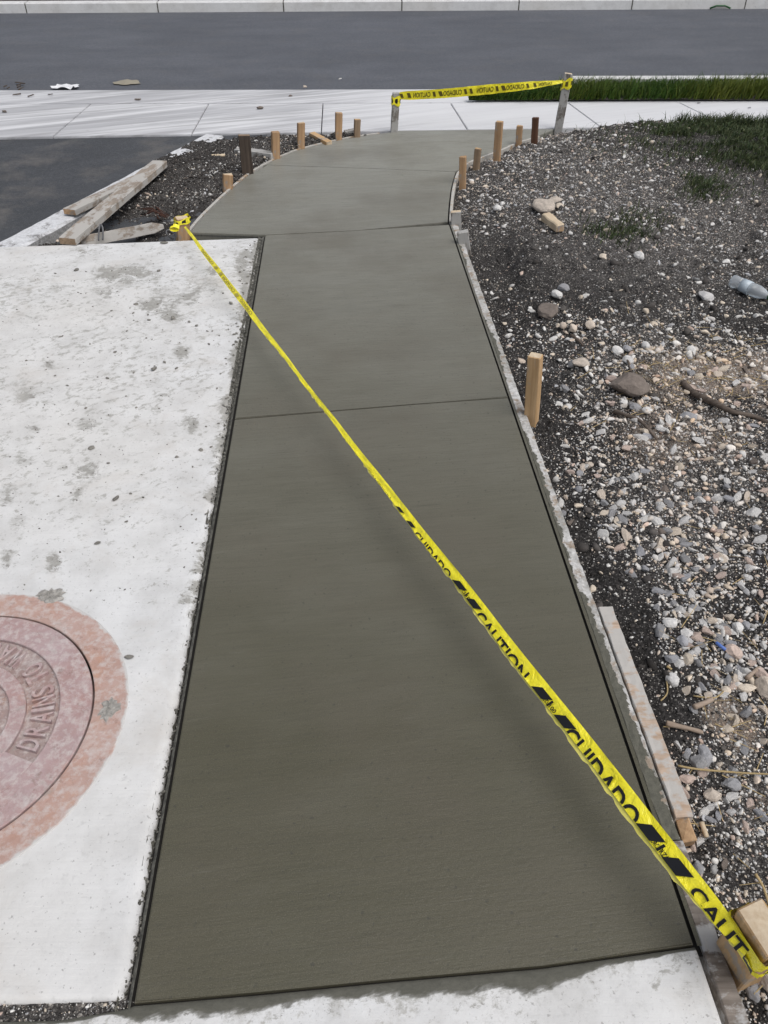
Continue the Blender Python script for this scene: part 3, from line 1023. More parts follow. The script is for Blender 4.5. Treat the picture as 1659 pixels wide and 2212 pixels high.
o = mk('near_kerb', V, [(0, 1, 2, 3), (3, 2, 4, 5), (0, 3, 5, 6), (1, 0, 6, 7)], M['white'])
tag(o, 'low pale kerb at the back of the tall green verge', 'kerb')
# ================================================================== MANHOLE
def ring(bm, r0, r1, z0, z1, a0=0, a1=360, n=96, ch=0.002):
    """annular block with chamfered top, from r0 to r1 and z0 to z1; closed at the ends when it is an arc"""
    full = abs(a1 - a0) >= 359.9
    prof = [(r0, z0), (r0, z1 - ch), (r0 + ch, z1)] + ([(r1 - .022, z1)] if r1 - r0 > .06 else []) + [(r1 - ch, z1), (r1, z1 - ch), (r1, z0)]
    if r0 < 1e-6:
        prof = [(0.0005, z1), (r1 - ch, z1), (r1, z1 - ch), (r1, z0)]
    cols = []
    for i in range(n + (0 if full else 1)):
        an = math.radians(a0 + (a1 - a0) * i / n)
        cols.append([bm.verts.new((MC.x + r * math.cos(an), MC.y + r * math.sin(an), z)) for r, z in prof])
    m_ = len(cols)
    for i in range(m_ if full else m_ - 1):
        a, b = cols[i], cols[(i + 1) % m_]
        for k in range(len(prof) - 1):
            bm.faces.new((a[k], a[k + 1], b[k + 1], b[k]))
    if not full:
        bm.faces.new(cols[0][::-1]); bm.faces.new(cols[-1])

def bm_obj(name, bm, mat, parent, smooth=False):
    bmesh.ops.recalc_face_normals(bm, faces=bm.faces)
    if parent:
        bmesh.ops.translate(bm, verts=bm.verts, vec=-parent.location)
    me = bpy.data.meshes.new(name)
    bm.to_mesh(me); bm.free()
    me.materials.append(mat)
    o = bpy.data.objects.new(name, me)
    C.objects.link(o)
    if parent:
        o.parent = parent
    return o

def text_mesh(s, bold=0.0):
    """text as flat triangles: returns verts (x to the right, y up, cap height 1) and triangles"""
    cu = bpy.data.curves.new('lettering', 'FONT')
    cu.body = s
    cu.size = 1.0
    cu.resolution_u = 4
    cu.offset = bold
    ob = bpy.data.objects.new('lettering', cu)
    me = bpy.data.meshes.new_from_object(ob)
    V = [v.co.copy() for v in me.vertices]
    Fc = [tuple(p_.vertices) for p_ in me.polygons]
    bpy.data.objects.remove(ob); bpy.data.meshes.remove(me); bpy.data.curves.remove(cu)
    if not V:
        return [], []
    x0, x1 = min(v.x for v in V), max(v.x for v in V)
    y0, y1 = min(v.y for v in V), max(v.y for v in V)
    return [((v.x - x0) / max(1e-6, x1 - x0), (v.y - y0) / max(1e-6, y1 - y0)) for v in V], Fc

mh = empty('manhole', MC, 'round rust-pink iron manhole with raised lettering set in the white concrete pad', 'manhole')
bm = bmesh.new()
ring(bm, R_COVER + 0.0025, R_FRAME, -0.05, 0.003, n=128)
fr_ = bm_obj('manhole_frame', bm, M['iron_frame'], mh)
fattr(fr_, 'rim', [float(np.interp(math.hypot(v.co.x, v.co.y), [R_COVER, R_FRAME - .022, R_FRAME], [0, .22, .85])) for v in fr_.data.vertices])
bm = bmesh.new()
ring(bm, 0.0, R_COVER + 0.02, -0.06, -0.03, n=64)
bm_obj('frame_seat', bm, M['gap'], mh)
bm = bmesh.new()
ring(bm, 0.0, R_COVER - 0.0025, -0.03, -0.008, n=128)
cover = bm_obj('manhole_cover', bm, M['iron_recess'], mh)
def cover_part(name, *rings):
    bm = bmesh.new()
    for r_ in rings:
        ring(bm, *r_)
    o = bm_obj(name, bm, M['iron_cover'], None)
    for v in o.data.vertices:
        v.co -= MC
    o.parent = cover
    return o
cover_part('outer_rim', (0.2745, R_COVER - 0.0027, -0.012, 0.0035, 0, 360, 128))
cover_part('inner_rim', (0.155, 0.194, -0.012, 0.0035, 0, 360, 96))
cover_part('band_end', (0.1935, 0.275, -0.012, 0.003, -62, -21, 24))
cover_part('centre_boss', (0.0, 0.10, -0.012, 0.003, 0, 360, 48))
# raised words round the band, tops towards the centre
angs = dict(zip('DRAINS', (-12, -3, 6.5, 12.5, 18, 25)))
seq = [('D', -12), ('R', -3), ('A', 6), ('I', 12), ('N', 18), ('S', 26), ('T', 39), ('O', 46.5), ('W', 63), ('A', 72), ('T', 80), ('E', 88), ('R', 96.5), ('W', 106.5), ('A', 116), ('Y', 124.5), ('S', 133)]
for ch, an in seq:
    tv, tf = text_mesh(ch, 0.012)
    bm = bmesh.new()
    lw = 0.010 if ch == 'I' else (0.036 if ch == 'W' else 0.027)
    lh = 0.054
    vs_ = []
    for (x, y) in tv:
        r_ = 0.2625 - y * lh                 # cap tops nearer the centre
        th = math.radians(an) + (x - 0.5) * lw / 0.236
        vs_.append(bm.verts.new((MC.x + r_ * math.cos(th), MC.y + r_ * math.sin(th), 0.003)))
    for f in tf:
        try: bm.faces.new([vs_[i] for i in f])
        except ValueError: pass
    ext = bmesh.ops.extrude_face_region(bm, geom=list(bm.faces))
    for e in ext['geom']:
        if isinstance(e, bmesh.types.BMVert):
            e.co.z = -0.010
    o = bm_obj('letter', bm, M['iron_cover'], None)
    for v in o.data.vertices:
        v.co -= MC
    o.parent = cover

for (q, ru, rv, lab) in (((108, 1287), .042, .030, 'crusty grey mortar splat on the far rim of the manhole frame'), ((236, 1532), .026, .036, 'rough grey mortar splat on the right side of the manhole frame')):
    c0 = G(q[0], q[1], .0035)
    V, Fc = [tuple(c0 + Vector((0, 0, .004)))], []
    nr_, na_ = 6, 26
    ks = [random.uniform(.65, 1.15) for _ in range(na_)]
    for r_ in range(1, nr_ + 1):
        for k in range(na_):
            an = 2 * math.pi * k / na_
            f = r_ / nr_ * ks[k]
            V.append((c0.x + ru * f * math.cos(an), c0.y + rv * f * math.sin(an), c0.z + (random.uniform(.0005, .005) if r_ < nr_ else -.001)))
    Fc += [(0, 1 + k, 1 + (k + 1) % na_) for k in range(na_)]
    Fc += [(1 + (r_ - 1) * na_ + k, 1 + r_ * na_ + k, 1 + r_ * na_ + (k + 1) % na_, 1 + (r_ - 1) * na_ + (k + 1) % na_) for r_ in range(1, nr_) for k in range(na_)]
    tag(mk('mortar_splat', V, Fc, M['splat'], None, False, c0), lab, 'mortar splat')

# ================================================================== FORM BOARDS
def form_mesh(name, pts, w_in, w_out, zt, zb, mat, attrs=None, label=None, cat='form board', group=None, jit=0.0):
    """board on edge following pts (world, path side); w_in..w_out measured to the right of travel"""
    n = len(pts)
    V, ac, we = [], [], []
    prof = [(w_in, zb), (w_in, zt - 0.002), (w_in + 0.002, zt), ((w_in * 2 + w_out) / 3, zt), ((w_in + 2 * w_out) / 3, zt), (w_out - 0.002, zt), (w_out, zt - 0.002), (w_out, zb)]
    for i, p in enumerate(pts):
        d = (pts[min(i + 1, n - 1)] - pts[max(i - 1, 0)]); d.z = 0; d.normalize()
        r = Vector((d.y, -d.x, 0))
        for (a, z) in prof:
            j = random.uniform(-jit, jit)
            q = p + r * (a + j)
            V.append((q.x, q.y, z + p.z + j))
            ac.append((a - w_in) / (w_out - w_in))
            we.append(attrs(i / max(1, n - 1)) if attrs else 0)
    m_ = len(prof)
    Fc = [(i * m_ + k, i * m_ + k + 1, (i + 1) * m_ + k + 1, (i + 1) * m_ + k) for i in range(n - 1) for k in range(m_ - 1)]
    Fc += [tuple(range(m_))[::-1], tuple((n - 1) * m_ + k for k in range(m_))]
    o = mk(name, V, Fc, mat, None, False, pts[0])
    bmm = bmesh.new(); bmm.from_mesh(o.data); bmesh.ops.recalc_face_normals(bmm, faces=bmm.faces); bmm.to_mesh(o.data); bmm.free()
    fattr(o, 'across', ac); fattr(o, 'wetness', we)
    return tag(o, label, cat, group)

def line_pts(a, b, n):
    return [lerp(a, b, i / (n - 1)) for i in range(n)]
def rl(y): return Vector((gr_x(y), y, 0))
# straight run from the middle joint down to the near board: travel away from camera so that right = outside
form_mesh('form_board', line_pts(rl(0.80), rl(4.44), 150), 0.0115, 0.046, 0.0, -0.09, M['form'],
          lambda t_: 1.5 - 0.85 * min(1, t_ / 0.30) + 0.3 * math.sin(t_ * 23) * (t_ > .2) - 0.15 * (t_ > 0.62),
          'long straight form board right of the fresh path, crusted with grey and white mortar', jit=0.0012)
form_mesh('form_board', line_pts(rl(-0.4), rl(0.797), 40), 0.0115, 0.050, 0.0, -0.09, M['w_form_old'], None,
          'weathered grey form board at the near right corner, below the tape', jit=0.0012)
sp0, sp1 = rl(0.845), rl(1.468)
form_mesh('form_board', line_pts(sp0 + Vector((0, 0, 0.004)), sp1 + Vector((0, 0, 0.001)), 30), 0.0495, 0.0895, 0.003, -0.055, M['w_splice'], None,
          'short pinkish splice board nailed outside the long form, splashed with mortar', jit=0.001)
# curved plywood forms
def dense(P, k=6):
    out = []
    n = len(P)
    for i in range(n - 1):
        p0, p1, p2, p3 = P[max(i - 1, 0)], P[i], P[i + 1], P[min(i + 2, n - 1)]
        for j in range(k):
            t_ = j / k
            out.append(0.5 * ((2 * p1) + (p2 - p0) * t_ + (2 * p0 - 5 * p1 + 4 * p2 - p3) * t_ ** 2 + (3 * p1 - p0 - 3 * p2 + p3) * t_ ** 3))
    out.append(P[-1].copy())
    return out
form_mesh('curved_form', dense(right_curve[:-1]), 0.006, 0.024, 0.004, -0.10, M['ply'], None,
          'bent plywood form on the right of the far curve, behind the orange stakes', jit=0.0008)
lc = dense(left_curve[:-1])
form_mesh('curved_form', lc, -0.022, -0.005, 0.004, -0.10, M['ply'], None,
          'bent plywood form on the left of the far curve, between soil and slab', jit=0.0008)

# ================================================================== STAKES
def stake(base, top, wid, thk, mat, endm, label, yaw=0.0, z0=None, gz=0.0, deep=0.12, taper=None, group='survey and form stakes along the path', name='wooden_stake'):
    b = G(base[0], base[1], gz)
    tp = VY(top[0], top[1], b.y)
    ax = (tp - b).normalized()
    side = Vector((math.cos(math.radians(yaw)), math.sin(math.radians(yaw)), 0))
    o = beam(name, b - ax * deep, tp, wid, thk, mat, endm, side, 0.003, 0.0012, 5)
    return tag(o, label, 'stake', group), b, tp, ax
ST = [
 ((492, 411), (492, 376), .060, .035, 'w_orange', 'w_end', 'stubby orange stake nearest the yellow-tied stake on the left curve', 20, -.01),
 ((535, 376), (527, 292), .075, .040, 'w_dark', 'w_stk', 'thick dark old stake at the left curve, taller than its neighbour', 12, -.005),
 ((596, 344), (594.5, 285), .055, .035, 'w_orange', 'w_orange', 'orange stake just past the dark old stake on the left curve', 25, -.005),
 ((650, 322), (650, 265), .052, .035, 'w_orange', 'w_end', 'light-topped orange stake in the middle of the left curve', 20, -.005),
 ((731, 303), (732, 243), .050, .035, 'w_orange', 'w_pale', 'orange stake with a crooked grey side, second before the far taped stake', 15, -.005),
 ((771, 297.5), (772, 258), .046, .033, 'w_stk', 'w_pale', 'short brown stake last before the taped stake on the left curve', 15, -.005),
 ((1154, 314), (1157, 254), .045, .035, 'w_red', 'w_red', 'dark reddish brown stake close to the tall leaning taped stake', -20, 0),
 ((1120, 312), (1123, 271), .042, .032, 'w_orange', 'w_pale', 'pale orange stake leaning on the plywood between red and tall orange stakes', -20, 0),
 ((1073, 343), (1079, 263), .048, .037, 'w_orange', 'w_pale', 'tallest orange stake on the right curve', -25, -.005),
 ((1029, 362), (1033, 321), .042, .036, 'w_stk', 'w_pale', 'short brown white-topped stake on the right curve', -20, -.005),
 ((999, 397), (1000, 338), .042, .035, 'w_orange', 'w_orange', 'bright orange stake where the right curve begins to bend', -15, -.005),
 ((985, 487), (985, 456), .060, .040, 'w_grey', 'w_end', 'grey stake stub with fresh cut top at the middle joint', 0, -.01),
 ((1003, 528), (999, 499), .060, .040, 'w_grey', 'w_grey', 'grey mortar-capped stake stub just below the fresh cut one', -5, -.01),
]
for (b_, t_, wd, th, m1, m2, lab, yaw, gz) in ST:
    stake(b_, t_, wd, th, M[m1], M[m2], lab, yaw, gz=gz)
stake((1147, 918), (1157, 768), .048, .038, M['w_pale'], M['w_end'], 'tall fresh pine stake alone in the gravel right of the long form', -28, gz=-0.05)
_, sa_b, sa_t, sa_ax = stake((851, 285), (856, 200), .052, .040, M['w_grey'], M['w_grey'], 'grey stake at the far path end holding the left end of the mirrored tape', 8)
_, sb_b, sb_t, sb_ax = stake((1206, 279), (1228, 158), .060, .045, M['w_grey'], M['w_end'], 'tallest leaning grey stake holding the right end of the mirrored tape', -8, gz=0.0)
_, sc_b, sc_t, sc_ax = stake((395, 514), (393, 470), .072, .040, M['w_orange'], M['w_end'], 'stake beside the pad corner with the yellow tape knotted on it', 35, gz=-0.02)
# near stake, leaning outwards
nb, nt = G(1588, 2085, -0.05), G(1652, 2002, 0.20)
nax = (nt - nb).normalized()
nside = Vector((-0.35, 1.0, 0))
o = beam('wooden_stake', nb - nax * 0.08, nt, 0.080, 0.052, M['w_pale'], M['w_end'], nside, 0.003, 0.0012, 5)
tag(o, 'thick pine stake at the near right corner wrapped in yellow tape', 'stake', 'survey and form stakes along the path')
# broken splinter at the end of the splice board
tag(beam('wooden_stake', G(1477, 1812, -0.1), G(1481, 1793, -0.004), 0.030, 0.045, M['w_orange'], M['w_orange'], (1, 0.1, 0), 0.002, 0.003, 4),
    'splintered orange stake end below the mortar-splashed splice board', 'stake', 'survey and form stakes along the path')

# ================================================================== LOOSE TIMBER
def plank(a, b, za, zb, wid, thk, mat, endm, label, side=None, cat='plank', **k):
    o = beam('plank', G(a[0], a[1], za), G(b[0], b[1], zb), wid, thk, mat, endm, side, 0.002, 0.0015, 8, **k)
    return tag(o, label, cat, 'scrap timber left of the path')
plank((146, 521), (346, 353), 0.022, 0.055, .100, .038, M['w_plank'], M['w_stk'], 'long grey mortar-stained plank lying across kerb and soil', None)
plank((150, 458), (330, 372), 0.016, 0.0, .085, .034, M['w_plank'], M['w_orange'], 'second plank with orange broken end half hidden under the long one', None)
plank((172, 523), (352, 489), -0.028, -0.02, .06, .036, M['w_plank'], M['w_orange'], 'plank with a rounded pale end lying along the pad edge', (0.05, 0.35, 0.9), taper=0.4)
plank((512, 327), (592, 337), 0.01, 0.02, .075, .045, M['w_grey'], M['w_grey'], 'grey block of timber on the soil behind the dark old stake', None)
plank((674, 290), (711, 310), 0.02, 0.008, .05, .03, M['w_pale'], M['w_end'], 'pale stick of wood reaching the curved form between two stakes', None)
plank((457, 336), (486, 335), 0.02, 0.02, .03, .01, M['w_end'], M['w_end'], 'thin pale lath lying on the dark soil mound', None)
plank((744, 286), (766, 281.5), 0.02, 0.03, .05, .02, M['w_grey'], M['w_end'], 'small grey offcut beside the short brown stake', None)
zc = lambda u, v: float(soil_h(np.array([G(u, v).x]), np.array([G(u, v).y]))[0])
z_ = zc(1190, 480)
o = beam('wood_chunk', G(1176, 467, z_ + .028), G(1211, 494, z_ + .02), .055, .045, M['w_end'], M['w_orange'], None, 0.006, 0.003, 5)
tag(o, 'short pale chunk of split wood in the rubble by the big tan boulder', 'wood chunk')
# dark sticks on the road and apron
STK = [((34, 177.5), (53, 180.5), .03), ((36, 185), (46, 180.5), .025), ((37, 189), (46, 186), .03), ((40, 194), (49, 189), .03), ((7, 188), (15, 184), .02), ((15, 191), (22, 188), .02),
       ((28, 204.5), (45, 202.5), .02), ((60, 208), (73, 204), .02), ((104, 204), (114, 203), .02)]
for i, (a, b, w_) in enumerate(STK):
    z_ = -0.008 if i < 6 else 0.006
    o = beam('broken_lath', G(a[0], a[1], z_ + .004), G(b[0], b[1], z_ + .012), w_ * .6, .007, M['w_dark'], None, None, 0.001, 0.002, 2)
    tag(o, 'dark broken scrap of lath lying on the road beside the white apron' if i < 6 else 'dark scrap of wood lying on the apron by the road edge', 'wood scrap', 'dark wood scraps at the road edge' if i < 6 else 'dark wood scraps on the apron')
for (c_, ru, rv, m_, nm, lab, cat) in (((143, 190.5), .14, .10, 'paper', 'paper_sheet', 'crumpled white paper lying on the road edge by the apron', 'paper'),
                                  ((274, 177.5), .15, .13, 'sand', 'sand_patch', 'flat beige patch of spilt sand on the dark road', 'sand patch')):
    c0 = G(c_[0], c_[1], -0.010)
    V = [(c0.x, c0.y, c0.z + (0.02 if nm == 'paper_sheet' else 0.010))]
    for i in range(18):
        an = 2 * math.pi * i / 18
        k = random.uniform(0.7, 1.1)
        V.append((c0.x + ru * k * math.cos(an), c0.y + rv * k * math.sin(an), c0.z + (random.uniform(0.001, 0.03) if nm == 'paper_sheet' else 0.0)))
    tag(mk(nm, V, [(0, i + 1, (i + 1) % 18 + 1) for i in range(18)], M[m_], None, False, c0), lab, cat)
p0, p1 = fk(px_on_kerb(1532), -0.02, 0.0), fk(px_on_kerb(1576), -0.02, 0.0)
tag(tube('strap', [p0, lerp(p0, p1, .3) + Vector((0, 0, .03)), lerp(p0, p1, .7) + Vector((0, 0, .03)), p1], .012, M['green']), 'thin green strap lying at the foot of the far kerb', 'strap')

# ================================================================== CAUTION TAPES
class Tape:
    def __init__(s, pts, nsub=24):
        s.P = dense([Vector(p) for p in pts], nsub)
        s.s = [0.0]
        for a, b in zip(s.P, s.P[1:]):
            s.s.append(s.s[-1] + (b - a).length)
        s.L = s.s[-1]
        s.sa = np.array(s.s)
        s.xyz = np.array([tuple(p) for p in s.P])
        u, v = uv_of(s.xyz[:, 0], s.xyz[:, 1], s.xyz[:, 2])
        s.u, s.v = u, v
    def at(s, q):
        return Vector([float(np.interp(q, s.sa, s.xyz[:, k])) for k in range(3)])
    def tan(s, q):
        e = 0.01
        return (s.at(min(q + e, s.L)) - s.at(max(q - e, 0))).normalized()
    def s_of(s, u, v):
        return float(s.sa[int(np.argmin((s.u - u) ** 2 + (s.v - v) ** 2))])
    def v_of(s, q):
        return float(np.interp(q, s.sa, s.v))

def strip(name, tp, q0, q1, fa, fb, frame, off, mat, parent, n=220, m=5, wob=0.0, ragged=0.0, seed=0.0):
    V = []
    for i in range(n):
        q = lerp(q0, q1, i / (n - 1))
        a0, a1 = fa(q), fb(q)
        for j in range(m):
            a = lerp(a0, a1, j / (m - 1))
            wv = wob * (float(vnoise(np.array([q * 23.0 + seed]), np.array([j * 1.7]))[0]) - 0.5)
            rg = ragged * (float(vnoise(np.array([q * 60.0 + seed]), np.array([3.0]))[0]) - 0.5) if j == 0 else 0
            V.append(frame(q, a + rg, off + wv))
    o = mk(name, V, grid_faces(n, m), mat, parent, True)
    return o

def lettering(name, tp, items, frame, parent, mat, half=False, mirror=False, both=True, off=0.0008):
    """items: (text or '#', s0, s1, a0, a1, lean); a = across the band; half = fold line, only what is above it is kept; one object per letter or bar"""
    for (tx, s0, s1, a0, a1, cut) in items:
        bm = bmesh.new()
        if tx == '#':                                  # slanted warning bar
            sl = 0.35 * (s1 - s0)
            n = 6
            r0 = [bm.verts.new((lerp(s0, s1 - sl, i / n), a0, 0)) for i in range(n + 1)]
            r1 = [bm.verts.new((lerp(s0 + sl, s1, i / n), a1, 0)) for i in range(n + 1)]
            if cut == 'rev':
                for k in range(n + 1):
                    r0[k].co.x, r1[k].co.x = r1[k].co.x, r0[k].co.x
            for i in range(n):
                bm.faces.new((r0[i], r0[i + 1], r1[i + 1], r1[i]))
        else:
            tv, tf = text_mesh(tx, 0.018)
            vv = [bm.verts.new((lerp(s0, s1, (1 - x) if mirror else x), lerp(a0, a1, y), 0)) for x, y in tv]
            for f in tf:
                try: bm.faces.new([vv[i] for i in f])
                except ValueError: pass
        if half:
            g_ = list(bm.verts) + list(bm.edges) + list(bm.faces)
            bmesh.ops.bisect_plane(bm, geom=g_, plane_co=(0, half, 0), plane_no=(0, -1, 0), clear_outer=True)
        seen = set()
        for f0 in bm.faces:
            if f0 in seen: continue
            isl, todo = [], [f0]
            seen.add(f0)
            while todo:
                f = todo.pop(); isl.append(f)
                for v in f.verts:
                    for g_ in v.link_faces:
                        if g_ not in seen:
                            seen.add(g_); todo.append(g_)
            vs_ = list({v for f in isl for v in f.verts})
            ix = {v: i for i, v in enumerate(vs_)}
            V, Fc = [], []
            for sgn in ((1, -1) if both else (1,)):
                b0 = len(V)
                V += [frame(v.co.x, v.co.y, sgn * off) for v in vs_]
                Fc += [tuple(b0 + ix[v] for v in f.verts) for f in isl]
            mk('warning_bar' if tx == '#' else 'letter', V, Fc, mat, parent)
        bm.free()

# ---- far tape, seen from behind
ft = Tape([VY(863, 207, sa_b.y - .02), VY(950, 202.5, lerp(sa_b.y, sb_b.y, .3) - .01), VY(1046, 194, lerp(sa_b.y, sb_b.y, .55) - .005), VY(1140, 185, lerp(sa_b.y, sb_b.y, .8)), VY(1226, 175, sb_b.y - .02)])
def ft_w(q):
    return float(np.interp(q / ft.L, [0, .05, .55, .8, .93, 1], [.050, .062, .068, .050, .026, .014]))
def ft_frame(q, a, off):
    p, tn = ft.at(q), ft.tan(q)
    tw = math.radians(np.interp(q / ft.L, [0, .6, 1], [8, 4, -28]))
    up = Vector((0, 0, 1)); up = (up - tn * up.dot(tn)).normalized()
    nrm = tn.cross(up)                       # towards the camera side
    if nrm.y > 0: nrm = -nrm
    c = up * math.cos(tw) + nrm * math.sin(tw)
    return p + c * (a * ft_w(q)) + nrm * off
t1 = empty('caution_tape', ft.at(0), 'yellow caution tape seen from behind with mirrored lettering, between two grey stakes', 'caution tape')
strip('band', ft, 0, ft.L, lambda q: -.5, lambda q: .5, ft_frame, 0, M['tape'], t1, 90, 5, 0.006)
x2s = lambda z5: ft.s_of(1500 * .5486 + z5 * .4822 * .5486, np.interp(z5, [150, 850, 1520], [207, 194, 175]))
items = []
for (k, a, b) in (('#', 155, 185), ('#', 215, 247), ('CAUTION', 262, 410), ('#', 420, 450), ('#', 470, 507), ('CUIDADO', 512, 662), ('#', 670, 702), ('#', 722, 757), ('CAUTION', 778, 922),
                  ('#', 935, 968), ('#', 984, 1017), ('CUIDADO', 1020, 1170), ('#', 1185, 1213), ('#', 1238, 1267), ('CAUTION', 1285, 1400)):
    items.append((k, x2s(a), x2s(b), -.27, .27, 'rev'))
lettering('lettering', ft, items, ft_frame, t1, M['ink_show'], False, True, True, 0.0022)

def wrap(parent, c, ax, side, hw, ht, zh, mat, tilt=0.0, name='tape_wrap', turns=28, ink=None):
    """band of tape tied round a squared stake"""
    ax = ax.normalized()
    s = (side - ax * side.dot(ax)).normalized()
    u = ax.cross(s)
    V = []
    loop = []
    for i in range(turns):
        an = 2 * math.pi * i / turns
        cx, sy = math.cos(an), math.sin(an)
        k = 1 / max(abs(cx), abs(sy))
        loop.append((cx * k * hw, sy * k * ht))
    for j in range(5):
        for i, (a, b) in enumerate(loop):
            jj = random.uniform(0.0, 0.004)
            h = (j / 4 - .5) * zh * (1 + 0.25 * math.sin(i * 0.9)) + tilt * a
            V.append(c + s * (a + math.copysign(jj + .002, a)) + u * (b + math.copysign(jj + .002, b)) + ax * h)
    Fc = [(j * turns + i, j * turns + (i + 1) % turns, (j + 1) * turns + (i + 1) % turns, (j + 1) * turns + i) for j in range(4) for i in range(turns)]
    o = mk(name, V, Fc, [mat, ink] if ink else mat, parent, True)
    if ink:
        for k_, f in enumerate(o.data.polygons):
            if (k_ // turns) in (1, 2) and (k_ % turns) % 4 < 2:
                f.material_index = 1
    return o
wrap(t1, sa_b + sa_ax * (ft.at(0).z - sa_b.z - 0.035), sa_ax, Vector((1, .14, 0)), .028, .022, .06, M['tape'], ink=M['ink'])
wrap(t1, sb_b + sb_ax * ((ft.at(ft.L).z - sb_b.z) / sb_ax.z - 0.02), sb_ax, Vector((1, -.14, 0)), .032, .025, .065, M['tape'], 0.3, ink=M['ink_show'])

# ---- long tape across the path
la, lb = G(399, 490, .105), G(1614, 2056, .154)
lt = Tape([lerp(la, lb, i / 40) + Vector((0.0012 * math.sin(i * 1.3), 0, -0.006 * math.sin(math.pi * i / 40) + 0.0012 * math.sin(i * 0.9))) for i in range(41)], 8)
nearA = Vector((-0.30, -0.62, 0.72)).normalized()
def lt_w(q):
    return float(np.interp(lt.v_of(q), [490, 520, 560, 620, 690, 750, 800, 880, 980, 1060, 1150, 1300, 1450, 1700, 1850, 1950, 2010, 2060],
                           [.012, .017, .022, .025, .023, .017, .014, .015, .018, .022, .026, .030, .034, .037, .038, .036, .030, .016]))
def lt_frame(q, a, off):
    p, tn = lt.at(q), lt.tan(q)
    nn = (nearA - tn * nearA.dot(tn)).normalized()
    c = nn.cross(tn)
    if c.x < 0: c = -c                       # towards the upper right edge
    return p + c * a + nn * off
t2 = empty('caution_tape', lt.at(0), 'long yellow caution tape folded lengthwise, slanting over the fresh grey path', 'caution tape')
qf = lt.s_of(560, 700)
strip('band', lt, 0, lt.L, lambda q: -lt_w(q) * .5, lambda q: lt_w(q) * .5, lt_frame, 0, M['tape'], t2, 420, 6, 0.005)
strip('folded_back', lt, lt.s_of(560, 700), lt.L, lambda q: -lt_w(q) * .5 - .009 * float(np.interp(lt.v_of(q), [700, 1000, 1400, 1700, 1900, 1990], [.1, .3, .5, 1.0, .8, .2])), lambda q: lt_w(q) * .46, lt_frame, -0.004, M['tape_back'], t2, 420, 4, 0.003, 0.006, 5.0)
def half_items(lst, hk):
    out = []
    for (k, p0, p1) in lst:
        s0, s1 = lt.s_of(*p0), lt.s_of(*p1)
        out.append((k, s0, s1))
    return out
seqn = [('CAUTION', (801, 1010), (850, 1070)), ('#', (860, 1086), (879, 1108)), ('#', (886, 1119), (905, 1140)), ('CUIDADO', (906, 1142), (986, 1239)), ('#', (988, 1247), (1011, 1275)),
        ('#', (1019, 1287), (1045, 1316)), ('CAUTION', (1046, 1320), (1149, 1449)), ('#', (1163, 1474), (1198, 1514)), ('#', (1208, 1529), (1245, 1571)), ('CUIDADO', (1242, 1566), (1392, 1760)),
        ('#', (1387, 1758), (1440, 1822)), ('#', (1443, 1832), (1495, 1898)), ('CAUT', (1497, 1912), (1612, 2052))]
for (k, p0, p1) in seqn:
    s0, s1 = lt.s_of(*p0), lt.s_of(*p1)
    sm = 0.5 * (s0 + s1)
    wq = lt_w(sm)
    # the fold passes through the letters, so only their upper halves show above it
    vis = float(np.interp(lt.v_of(sm), [1040, 1100, 1200, 1300, 1600, 1900], [.07, .24, .38, .46, .52, .62]))
    a_lo = -wq * .5 + 0.0015
    a_hi = a_lo + wq * vis
    capped = a_lo - (wq * vis) * 1.05 if k != 'CAUT' else a_lo - wq * vis * .3
    if k == '#':
        lettering('warning_bar', lt, [(k, s0, s1, a_lo, a_hi + (.002 if k == '#' else 0), 'fwd')], lt_frame, t2, M['ink'], False, False, False, 0.0028)
    else:
        lettering('lettering', lt, [(k, s0, s1, capped, a_hi, 'fwd')], lt_frame, t2, M['ink'], a_lo, False, False, 0.0028)
for (top_, bot_, p0, p1) in (('CED', '100', (1183, 1500), (1212, 1536)), ('NORC', 'RZA', (1422, 1803), (1458, 1852)), ('CE', '10', (1007, 1270), (1022, 1291))):
    s0, s1 = lt.s_of(*p0), lt.s_of(*p1)
    wq = lt_w(.5 * (s0 + s1)); a_lo = -wq * .5 + .002
    ds = s1 - s0
    it = [(top_, s0, s0 + ds * .42, a_lo + wq * .02, a_lo + wq * .30, 0), ('#', s0 + ds * .42, s0 + ds * .60, a_lo, a_lo + wq * .5, 'fwd'), (bot_, s0 + ds * .58, s1, a_lo + wq * .02, a_lo + wq * .30, 0)]
    lettering('lettering', lt, it, lt_frame, t2, M['ink'], False, False, False, 0.0028)
for (k, p0, p1) in (('CUIDADO', (436, 540), (460, 572)), ('#', (463, 576), (470, 584)), ('#', (474, 589), (480, 597)), ('CAUTION', (482, 600), (506, 630)), ('#', (509, 634), (515, 642)), ('CUIDADO', (520, 648), (545, 680))):
    s0, s1 = lt.s_of(*p0), lt.s_of(*p1)
    wq = lt_w(.5 * (s0 + s1))
    lettering('lettering', lt, [(k, s0, s1, -wq * .3, wq * .3, 'fwd')], lt_frame, t2, M['ink_faint'], False, True, False, 0.0028)
